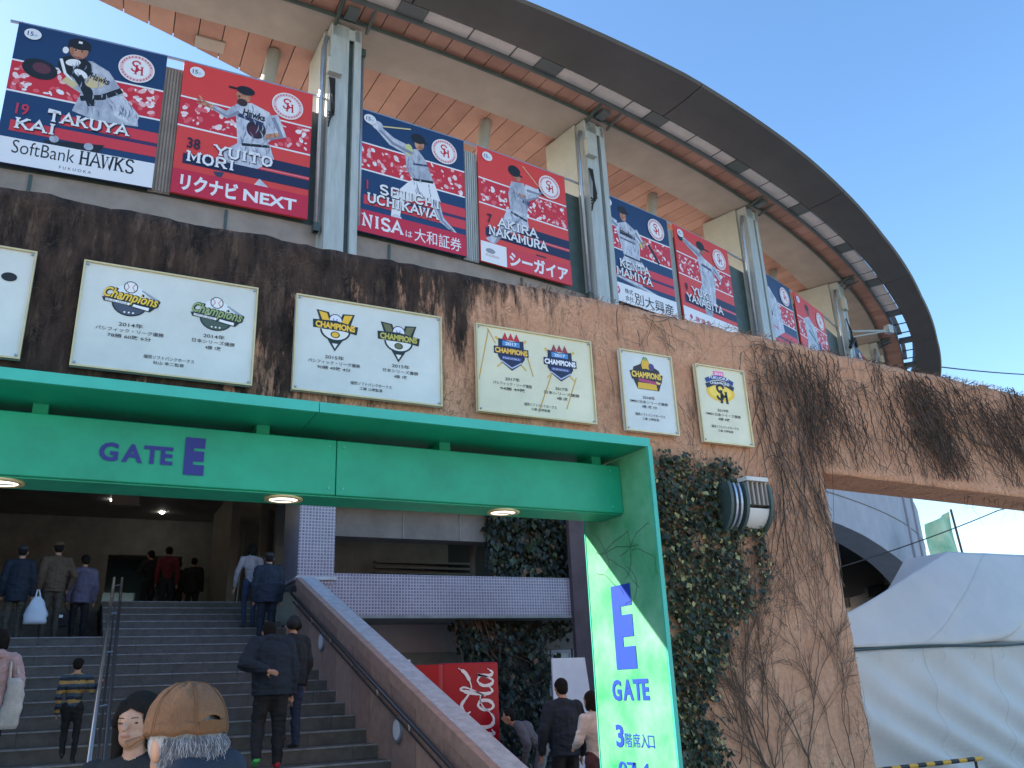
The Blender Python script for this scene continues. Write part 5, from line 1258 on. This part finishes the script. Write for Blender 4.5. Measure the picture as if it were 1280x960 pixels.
def person(label, x, y, z, h, yaw, top, bot, shoe=None, J=None, coat=None, bulk=1.0, hair='short', hairm=None, hat=None, vox=.012, neck=None, lean=0, curl=.5, head_turn=0, hood=False, sleeve_skin=False, stripes=None, female=False):
    t = thing('person', label, 'person', (x, y, z), R_(yaw))
    shoe = shoe or (mat('shoe_dark', (.03,.03,.03), .5),)*2
    if not isinstance(shoe, tuple): shoe = (shoe, shoe)
    S = h; _hh[0] = h
    j = dict(hipL=(-.052,0,.515), hipR=(.052,0,.515), kneeL=(-.058,.012,.285), kneeR=(.058,.012,.285), ankL=(-.058,-.012,.045), ankR=(.058,-.012,.045),
             toeL=(-.066,.085,.018), toeR=(.066,.085,.018), pel=(0,0,.53), waist=(0,0,.62), chest=(0,0,.725), neck=(0,-.004,.835), head=(0,.012,.927),
             shL=(-.108,0,.80), shR=(.108,0,.80), elL=(-.142,-.02,.635), elR=(.142,-.02,.635), wrL=(-.142,.03,.485), wrR=(.142,.03,.485))
    if J: j.update(J)
    j = {k: Vector(v)*S for k, v in j.items()}
    if lean:
        R = Matrix.Rotation(-R_(lean), 3, 'X'); pv = j['pel'].copy()
        for k in ('waist','chest','neck','head','shL','shR','elL','elR','wrL','wrR'): j[k] = pv+R@(j[k]-pv)
    P = []; B = bulk
    for s, sh in (('L', shoe[0]), ('R', shoe[1])):
        P += [('c', j['hip'+s], j['knee'+s], .050*S*B, .036*S*B, bot, 1), ('c', j['knee'+s], j['ank'+s], .036*S*B, .026*S*B, bot, 1),
              ('c', j['ank'+s]+V3(0,-.015*S,-.02*S), j['toe'+s], .026*S, .022*S, sh, .8)]
        P += [('c', j['sh'+s], j['el'+s], .041*S*B, .035*S*B, top, 1), ('c', j['el'+s], j['wr'+s], (.035 if not sleeve_skin else .026)*S*B, (.027 if not sleeve_skin else .02)*S*B, SKINM if sleeve_skin else top, 1)]
        d = (j['wr'+s]-j['el'+s]).normalized(); hand(P, j['wr'+s]+d*.012*S, d, (-1 if s == 'L' else 1), S/1.7, SKINM, curl, palm=(1 if s == 'L' else -1, 0, 0) if j['wr'+s].y > -.1*S else (0, 1, 0))
    c = j['chest']; pl = j['pel']; wa = j['waist']
    P += [('c', pl+V3(-.035*S,0,0), pl+V3(.035*S,0,0), .062*S*B, .062*S*B, bot if not coat else top, .85), ('c', wa, pl+V3(0,0,.03*S), .066*S*B, .070*S*B, top, .8),
          ('e', c, (.098*S*B, .068*S*B, .105*S), top, lean*.0), ('c', c, wa, .080*S*B, .070*S*B, top, .8),
          ('c', j['shL']+V3(.02*S,0,0), j['neck']+V3(0,0,-.012*S), .036*S*B, .036*S*B, top, 1), ('c', j['shR']+V3(-.02*S,0,0), j['neck']+V3(0,0,-.012*S), .036*S*B, .036*S*B, top, 1)]
    if coat:
        zb_ = coat*S; P.append(('l', [((pl.x, pl.y, zb_), .098*S*B, .078*S*B), ((pl.x, pl.y, (zb_+pl.z)/2), .094*S*B, .072*S*B), ((pl.x, pl.y, pl.z), .098*S*B, .074*S*B), ((wa.x, wa.y, wa.z), .098*S*B, .074*S*B), ((c.x, c.y, c.z), .100*S*B, .074*S*B), ((c.x*.6+j['neck'].x*.4, c.y*.6+j['neck'].y*.4, c.z+.055*S), .088*S*B, .062*S*B)], top))
    hd = j['head']; P += [('c', j['neck']+V3(0,0,-.02*S), hd+V3(0,-.005*S,-.03*S), .031*S, .029*S, neck or SKINM, 1)]
    Rh = Matrix.Rotation(R_(head_turn), 3, 'Z')
    def H(a, b_, c_): return hd+Rh@V3(a*S, b_*S, c_*S)
    P += [('e', H(0,0,.008), (.045*S,.052*S,.060*S), SKINM, 0), ('e', H(0,.016,-.026), (.034*S,.034*S,.036*S), SKINM, 0), ('e', H(0,.024,-.044), (.018*S,.016*S,.014*S), SKINM, 0),
          ('c', H(0,.050,.008), H(0,.062,-.010), .005*S, .0085*S, SKINM, 1), ('e', H(-.046,-.002,-.004), (.006*S,.013*S,.019*S), SKINM, 0), ('e', H(.046,-.002,-.004), (.006*S,.013*S,.019*S), SKINM, 0),
          ('e', H(0,.048,-.026), (.014*S,.006*S,.006*S), SKINM, 0)]
    if not female: P += [('c', H(-.026,.042,.016), H(.026,.042,.016), .008*S, .008*S, SKINM, 1)]
    if hood: P += [('c', j['neck']+V3(-.03*S,-.03*S,-.005*S), j['neck']+V3(.03*S,-.03*S,-.005*S), .034*S, .034*S, top, 1)]
    body = fuse('body', P, t, vox, 2, .009 if vox > .009 else .003)
    if stripes:
        me = body.data; base = [m for m in me.materials]; ti = base.index(top)
        for m in stripes: me.materials.append(m)
        for p in me.polygons:
            if p.material_index == ti: k = int(p.center.z/(.030*S)) % (len(stripes)+1); p.material_index = ti if k == 0 else len(base)+k-1
    hm = hairm or HAIRM
    if hair:
        Q = [('e', H(0,-.008,.020), (.051*S,.055*S,.056*S), hm, 0), ('e', H(0,-.030,-.004), (.046*S,.034*S,.042*S), hm, 0)]
        if hair == 'bob': Q += [('c', H(-.042,-.008,.0), H(-.044,-.004,-.055), .019*S, .014*S, hm, 1), ('c', H(.042,-.008,0), H(.044,-.004,-.055), .019*S, .014*S, hm, 1), ('e', H(0,-.034,-.03), (.046*S,.026*S,.046*S), hm, 0)]
        if hair == 'long': Q += [('c', H(0,-.03,-.01), H(0,-.04,-.12), .045*S, .032*S, hm, .6)]
        if female: Q += [('e', H(-.004,-.012,.024), (.056*S,.062*S,.060*S), hm, 0), ('c', H(-.030,.026,.046), H(-.046,.016,.004), .013*S, .013*S, hm, 1), ('c', H(.020,.030,.048), H(.046,.020,.006), .015*S, .013*S, hm, 1), ('c', H(.046,.0,.0), H(.050,-.012,-.10), .018*S, .014*S, hm, 1), ('c', H(-.046,.0,.0), H(-.050,-.012,-.09), .016*S, .012*S, hm, 1)]
        # trim the hairline: keep hair off the face
        ho = fuse('hair', Q, t, vox*.85, 1, .006 if vox > .009 else .003)
        me = ho.data; bm = bmesh.new(); bm.from_mesh(me); kill = []
        Ri = Rh.inverted()
        for f in bm.faces:
            q = Ri@(f.calc_center_median()-hd)/S
            if q.y > .030 and q.z < (.040-.5*abs(q.x+.006) if female else .034) and abs(q.x) < .036: kill.append(f)
        bmesh.ops.delete(bm, geom=kill, context='FACES'); bm.to_mesh(me); bm.free()
    if hat == 'beanie': fuse('beanie', [('e', H(0,-.006,.030), (.054*S,.058*S,.050*S), mat('cloth_black', (.012,.012,.014), .9), 0), ('c', H(-.03,-.004,.01), H(.03,-.004,.01), .0555*S*.9, .0555*S*.9, mat('cloth_black', (0,0,0)), 1)], t, vox, 2, .002)
    if hat in ('cap', 'hatbrown'):
        hm2 = mat('cap_'+hat, (.03,.03,.035) if hat == 'cap' else (.12,.075,.04), .8)
        fuse('cap', [('e', H(0,-.004,.032), (.053*S,.058*S,.044*S), hm2, 0), ('c', H(-.02,.05,.026), H(.02,.05,.026), .02*S, .02*S, hm2, .5), ('c', H(-.015,.075,.022), H(.015,.075,.022), .016*S, .016*S, hm2, .5)], t, vox*.8, 2, 0)
    t['_h'] = 1
    del t['_h']
    return t, j, H
C = {k: cl(k, v) for k, v in dict(black=(.014,.015,.018), navy=(.016,.026,.045), navy2=(.012,.02,.034), brown=(.11,.075,.05), lilac=(.13,.12,.19), pink=(.50,.34,.35), red=(.16,.02,.035), pale=(.34,.31,.33), grey=(.12,.115,.13), jeans=(.03,.045,.09), charcoal=(.035,.037,.04), white=(.55,.53,.52), khaki=(.07,.065,.05), yellow=(.40,.25,.08), steelblue=(.05,.09,.13), teal=(.02,.22,.18), maroon=(.07,.03,.04), greytrouser=(.20,.20,.21)).items()}
walkA = dict(kneeL=(-.055,.06,.30), ankL=(-.056,.02,.10), toeL=(-.060,.115,.085))
lp_ = [('dark coated person standing at the far left of the landing with a white bag', -.80, 17.3, 2.72, 1.63, -6)]
person(lp_[0][0], -.80, 17.3, 2.72, 1.62, -6, C['navy2'], C['khaki'], coat=.40, bulk=1.18, hat='cap')
person('person in a brown jacket and flat cap on the landing behind the white bag', -.25, 17.75, 2.72, 1.78, 10, C['brown'], C['khaki'], coat=.48, bulk=1.12, hat='hatbrown', J=dict(elR=(.18,.0,.66), wrR=(.15,.06,.55)))
person('person in a lilac grey jacket with a dark strap, beside the handrail top', .22, 18.2, 2.72, 1.62, 8, C['lilac'], C['black'], coat=.44, bulk=1.15, J=walkA)
person('shadowy black clad person left of the red one inside the dim entrance hall', 1.76, 23.4, 3.57, 1.70, 30, C['black'], C['black'], bulk=1.12, J=dict(elL=(-.16,.02,.66), wrL=(-.06,.09,.70)))
person('person in dark red top deep inside the dim entrance hall', 2.10, 22.6, 3.57, 1.68, 0, C['red'], C['black'], bulk=1.1)
person('rightmost shadowy dark person deep inside the dim entrance hall', 2.86, 23.9, 3.57, 1.62, -20, C['black'], C['charcoal'], bulk=1.2, coat=.42)
person('shadowy dark person partly behind others in the dim entrance hall centre', 2.52, 24.3, 3.57, 1.60, 20, C['charcoal'], C['black'], bulk=1.1)
person('person in a pale jacket with a green scarf near the top of the steps', 3.12, 17.25, 2.89, 1.62, 14, C['pale'], C['jeans'], bulk=1.0, neck=C['teal'], hair='bob', J=dict(elL=(-.17,.0,.64), wrL=(-.17,.05,.49)))
person('person in a bulky navy coat and cap beside the tiled pier', 3.28, 16.35, 2.55, 1.66, -4, C['navy'], C['navy2'], bulk=1.32, coat=.44, hat='cap')
shoeG = mat('shoe_green', (.06,.55,.10), .5); shoeR = mat('shoe_red', (.62,.03,.06), .45)
t, j, H = person('stooping person in a navy padded jacket, one hand behind the back, colourful shoes', 2.30, 10.9, .85, 1.76, 4, C['navy2'], C['black'], shoe=(shoeG, shoeR), bulk=1.42, coat=.46, lean=15, hood=True, curl=.1, vox=.010,
    J=dict(elL=(-.20,-.05,.655), wrL=(-.085,-.125,.590), kneeL=(-.07,.035,.30), ankL=(-.10,-.07,.085), toeL=(-.085,.02,.035), head=(0,.05,.905)))
F_ = MB(); F_.tube([(.10,-.02,.06),(.105,.14,.04)], .012, 6)
F_.build('shoe_sole', M_['white_paint'], t, local=True)
person('person in black jacket and black beanie climbing just right of the stooping one', 2.66, 11.45, 1.02, 1.60, 26, C['black'], C['jeans'], bulk=1.28, coat=.47, hat='beanie', head_turn=30, J=walkA)
person('person in a dusty pink hooded jacket at the far left edge, carrying a white tote', -.60, 10.9, .85, 1.60, -4, C['pink'], C['black'], bulk=1.05, coat=.50, hood=True, hair='bob', J=dict(elR=(.165,-.03,.66), wrR=(.15,.05,.60)))
tb = thing('tote_bag', 'long white cloth tote bag hanging from the pink jacketed shoulder', 'tote bag', (-.40, 10.84, 1.6))
b = MB(); n = 13; rows = []
for k in range(n):
    v = k/(n-1); wd = .065+.045*v**.6-.02*v**8+.006*math.sin(v*23); th_ = .02+.035*math.sin(math.pi*(1-v)*.9); zz = 1.93-.50*v
    rows += [(-.39+wd*math.cos(2*math.pi*q/12)+.015*math.sin(v*5), 10.80+th_*math.sin(2*math.pi*q/12), zz) for q in range(12)]
b.add(rows, [(i*12+q, i*12+(q+1) % 12, (i+1)*12+(q+1) % 12, (i+1)*12+q) for i in range(n-1) for q in range(12)]+[tuple(range(12)), tuple((n-1)*12+q for q in range(12))[::-1]])
b.build('bag_body', C['white'], tb, smooth=True)
MB().tube([(-.44,10.80,1.90),(-.45,10.82,2.08),(-.45,10.92,2.19)], .014, 6).build('strap', C['white'], tb); MB().tube([(-.34,10.80,1.90),(-.40,10.82,2.09),(-.43,10.92,2.19)], .014, 6).build('strap', C['white'], tb)
person('child in a navy and mustard striped top gripping the handrail', .20, 11.4, 1.02, 1.13, -6, C['steelblue'], C['black'], bulk=1.12, stripes=[C['yellow'], C['navy']], J=dict(elR=(.155,-.015,.67), wrR=(.20,.09,.735), **walkA))
pb = thing('plastic_bag', 'white plastic shopping bag hanging from the hand on the landing', 'plastic bag', (-.48, 17.15, 3.2))
b = MB(); rows = []; n = 10
rnd = random.Random(4)
for k in range(n):
    v = k/(n-1); wd = .05+.13*min(1, v*1.5)**.7; zz = 3.44-.46*v
    rows += [(-.46+(wd+.012*rnd.gauss(0,1))*math.cos(2*math.pi*q/14), 17.12+(wd*.5+.01*rnd.gauss(0,1))*math.sin(2*math.pi*q/14), zz) for q in range(14)]
b.add(rows, [(i*14+q, i*14+(q+1) % 14, (i+1)*14+(q+1) % 14, (i+1)*14+q) for i in range(n-1) for q in range(14)]+[tuple(range(14)), tuple((n-1)*14+q for q in range(14))[::-1]])
mat('plastic_white', (.62,.68,.76), .35)
b.build('bag_body', M_['plastic_white'], pb, smooth=True)
for dx in (-.04, .04): MB().tube([(-.46+dx,17.12,3.42),(-.47+dx*.3,17.14,3.56)], .012, 6).build('handle', M_['plastic_white'], pb)
hb = thing('hand_bag', 'dark handbag with a pale clasp carried low beside the lilac grey jacket', 'handbag', (-.06, 17.9, 3.1))
bevel(MB().box(-.22,.06,17.75,17.87,2.98,3.22).build('bag_body', C['black'], hb), .03)
MB().tube([(-.2,17.81,3.22),(-.08,17.81,3.5),(.04,17.81,3.22)], .012, 6).build('handle', C['black'], hb); MB().box(-.10,-.04,17.735,17.749,3.14,3.19).build('clasp', M_['white_paint'], hb)
person('stooping person in a grey jacket bending down beside the red machine', 5.98, 11.0, 0, 1.55, 62, C['grey'], C['greytrouser'], bulk=1.15, lean=44, J=dict(elL=(-.15,.05,.66), wrL=(-.10,.17,.58), elR=(.15,.05,.66), wrR=(.10,.17,.58), kneeL=(-.06,.06,.285), kneeR=(.06,.06,.285)))
person('tall dark suited person seen from behind beneath the tiled beam', 5.76, 10.0, 0, 1.72, -8, C['navy2'], C['black'], bulk=1.22, coat=.47, J=dict(elL=(-.17,-.02,.64), wrL=(-.165,.04,.50)))
person('person in a white top half hidden behind the green gate post', 5.58, 9.0, 0, 1.56, 20, C['white'], C['maroon'], bulk=1.1, hair='bob', J=dict(elL=(-.16,.02,.66), wrL=(-.10,.10,.62)))
rb = thing('back_bag', 'black shoulder bag with grey checks hanging beside the dark suited person', 'shoulder bag', (6.05, 9.85, .9))
bevel(MB().box(5.98,6.16,9.80,9.92,.78,1.12).build('bag_body', C['charcoal'], rb), .02)
for k in range(3): MB().box(5.985,6.155,9.792,9.799,.84+.09*k,.87+.09*k).build('check_band', C['pale'], rb)
MB().tube([(6.0,9.86,1.12),(5.97,9.9,1.38),(6.1,9.9,1.12)], .012, 6).build('strap', C['black'], rb)
# ---- woman with dark hair, face towards the camera
t, j, H = person('dark haired woman in black glancing left beside the man in the brown cap', .345, 4.35, 0, 1.66, 148, C['black'], C['black'], bulk=1.08, hair='bob', vox=.0055, hood=False, female=True)
S = 1.655
def small(name, P, m): return fuse(name, P, t, .0022, 0)
eyeM = mat('eye_dark', (.015,.012,.012), .25); lipM = mat('lip', (.40,.17,.13), .5); browM = mat('brow', (.03,.022,.02), .8)
for s in (-1, 1):
    fuse('eye', [('c', H(s*.011,.0465,.004), H(s*.024,.0420,.0035), .0032*S, .0026*S, eyeM, 1)], t, .0015, 0)
    fuse('eyebrow', [('c', H(s*.011,.0485,.0155), H(s*.027,.0435,.0165), .0016*S, .0009*S, browM, 1)], t, .0015, 0)
fuse('mouth', [('c', H(-.010,.0525,-.027), H(.010,.0525,-.027), .0032*S, .0032*S, lipM, 1)], t, .0018, 0)

# ---- man with the brown cap, seen from behind, nearest of all
yawm = 30
t, j, H = person('grey haired person in a brown cotton cap seen from behind, closest to the camera', .298, 2.30, 0, 1.645, yawm, C['navy'], C['black'], bulk=1.18, hair=None, vox=.006, hood=True)
S = 1.645; hd = j['head']
capM = mat('cap_brown', (.20,.098,.047), .85, var=.22, scale=14, bump=.4, bscale=160); capD = mat('cap_seam', (.16,.075,.03), .9); capB = mat('cap_band', (.17,.085,.04), .85, var=.15, scale=20)
cc = hd+V3(0,-.004,.030)
rx, ry, rz_ = .088, .102, .106
b = MB(); nth, nph = 128, 36
def dome(th, ph, k=1.0):
    s = math.sin(ph)**.76 if ph > 0 else 0
    return cc+V3(rx*k*s*math.cos(th), ry*k*s*math.sin(th), rz_*k*math.cos(ph)*(1 if ph < 1.4 else 1)+.0018*math.sin(th*11+ph*5)+.0014*math.sin(th*7-ph*9))
vs = [dome(2*math.pi*q/nth, (math.pi/2)*(i+1)/nph) for i in range(nph) for q in range(nth)]
for q in range(nth): pass
fs = []
for i in range(nph-1):
    for q in range(nth):
        th = 2*math.pi*(q+.5)/nth; ph = (math.pi/2)*(i+1.5)/nph
        # half-moon opening at the back (towards -y)
        da = (th-3*math.pi/2); zz = math.pi/2-ph
        if (da/.36)**2+((zz-.14)/.17)**2 < 1 and zz > .10: continue
        fs.append((i*nth+q, i*nth+(q+1) % nth, (i+1)*nth+(q+1) % nth, (i+1)*nth+q))
vs.append(cc+V3(0,0,rz_)); fs += [(len(vs)-1, (q+1) % nth, q) for q in range(nth)]
b.add(vs, fs); crown = b.build('cap_crown', capM, t, smooth=True, local=True); m = crown.modifiers.new('s', 'SOLIDIFY'); m.thickness = .003; m.offset = 1
for k in range(6):
    th = math.pi/2+math.pi/6+k*math.pi/3
    for dt in (-.035, .035):
        pts = [dome(th+dt/max(.25, math.sin((math.pi/2)*(i+1)/nph)), (math.pi/2)*(i+1)/nph, 1.035) for i in range(0, nph if abs(th-3*math.pi/2) > .3 else nph-6)]
        MB().tube(pts, .0011, 4).build('seam', capD, crown, local=True)
MB().tube([cc+V3(0,0,rz_+.001), cc+V3(0,0,rz_+.007)], [.0085,.006], 12).build('button', capM, crown, local=True, smooth=True)
band = [dome(2*math.pi*q/64, math.pi/2, 1.02)+V3(0,0,.010) for q in range(65)]
b = MB(); vs = []
for p in band: vs += [p+V3(0,0,.012), p+V3(0,0,-.016)]
b.add(vs, [(2*i, 2*i+1, 2*i+3, 2*i+2) for i in range(64)]); o = b.build('cap_band', capB, crown, local=True, smooth=True); m = o.modifiers.new('s', 'SOLIDIFY'); m.thickness = .003
st = [dome(3*math.pi/2-.42+.84*q/12, math.pi/2, 1.05)+V3(0,0,.013) for q in range(13)]
b = MB(); vs = []
for p in st: vs += [p+V3(0,0,.011), p+V3(0,0,-.009)]
b.add(vs, [(2*i, 2*i+1, 2*i+3, 2*i+2) for i in range(12)]); o = b.build('strap', capD, crown, local=True); m = o.modifiers.new('s', 'SOLIDIFY'); m.thickness = .003
b = MB(); vs = []; nu, nv = 16, 8
for v in range(nv+1):
    for u in range(nu+1):
        a = -1.0+2.0*u/nu; f = v/nv; ang = math.pi/2-a*1.12
        base_ = V3(rx*math.cos(ang), ry*math.sin(ang), 0)*1.0; ext = V3(0, .082*(1-.45*a*a), 0)+V3(.010*a,0,0)
        vs.append(cc+base_+ext*f+V3(0,0,-.002-.012*f-.014*a*a*(.3+.7*f)))
b.add(vs, [(v*(nu+1)+u, v*(nu+1)+u+1, (v+1)*(nu+1)+u+1, (v+1)*(nu+1)+u) for v in range(nv) for u in range(nu)])
o = b.build('brim', capM, crown, smooth=True, local=True); m = o.modifiers.new('s', 'SOLIDIFY'); m.thickness = .004
# grey hair: base shell and strands
fuse('hair', [('e', hd+V3(0,-.010,.010), (.084,.092,.085), GREYH, 0), ('e', hd+V3(0,-.032,-.038), (.070,.058,.052), GREYH, 0)], t, .006, 2, .004)
b = MB(); rnd = random.Random(2)
mat('hair_strand', (.42,.43,.46), .5); mat('hair_strand_dark', (.16,.16,.18), .5); b.m(M_['hair_strand']); b.m(M_['hair_strand_dark'])
for k in range(3200):
    th = rnd.uniform(math.pi*1.08, math.pi*1.92); zz = rnd.uniform(-.045, .022)
    p = hd+V3(.084*math.cos(th), -.012+.092*math.sin(th), zz); n = V3(math.cos(th), math.sin(th), 0); q = [p]
    for s in range(4): q.append(q[-1]+V3(rnd.gauss(0,.003), rnd.gauss(0,.003), -.007-.003*rnd.random())+n*(.002-.002*s))
    b.tube(q, [.0006,.0006,.0006,.0005,.0002], 3, M_['hair_strand' if rnd.random() < .38 else 'hair_strand_dark'], cap=False)
o = b.build('hair_strands', None, t, local=True, fixn=False); o['kind'] = 'stuff'
fuse('collar', [('c', hd+V3(-.055,-.085,-.072), hd+V3(.06,-.085,-.060), .05, .052, C['navy'], .8), ('c', hd+V3(-.085,-.01,-.11), hd+V3(-.075,.05,-.15), .036, .03, C['navy'], 1), ('c', hd+V3(.085,-.02,-.105), hd+V3(.075,.05,-.14), .04, .03, C['navy'], 1)], t, .008, 3, .003)
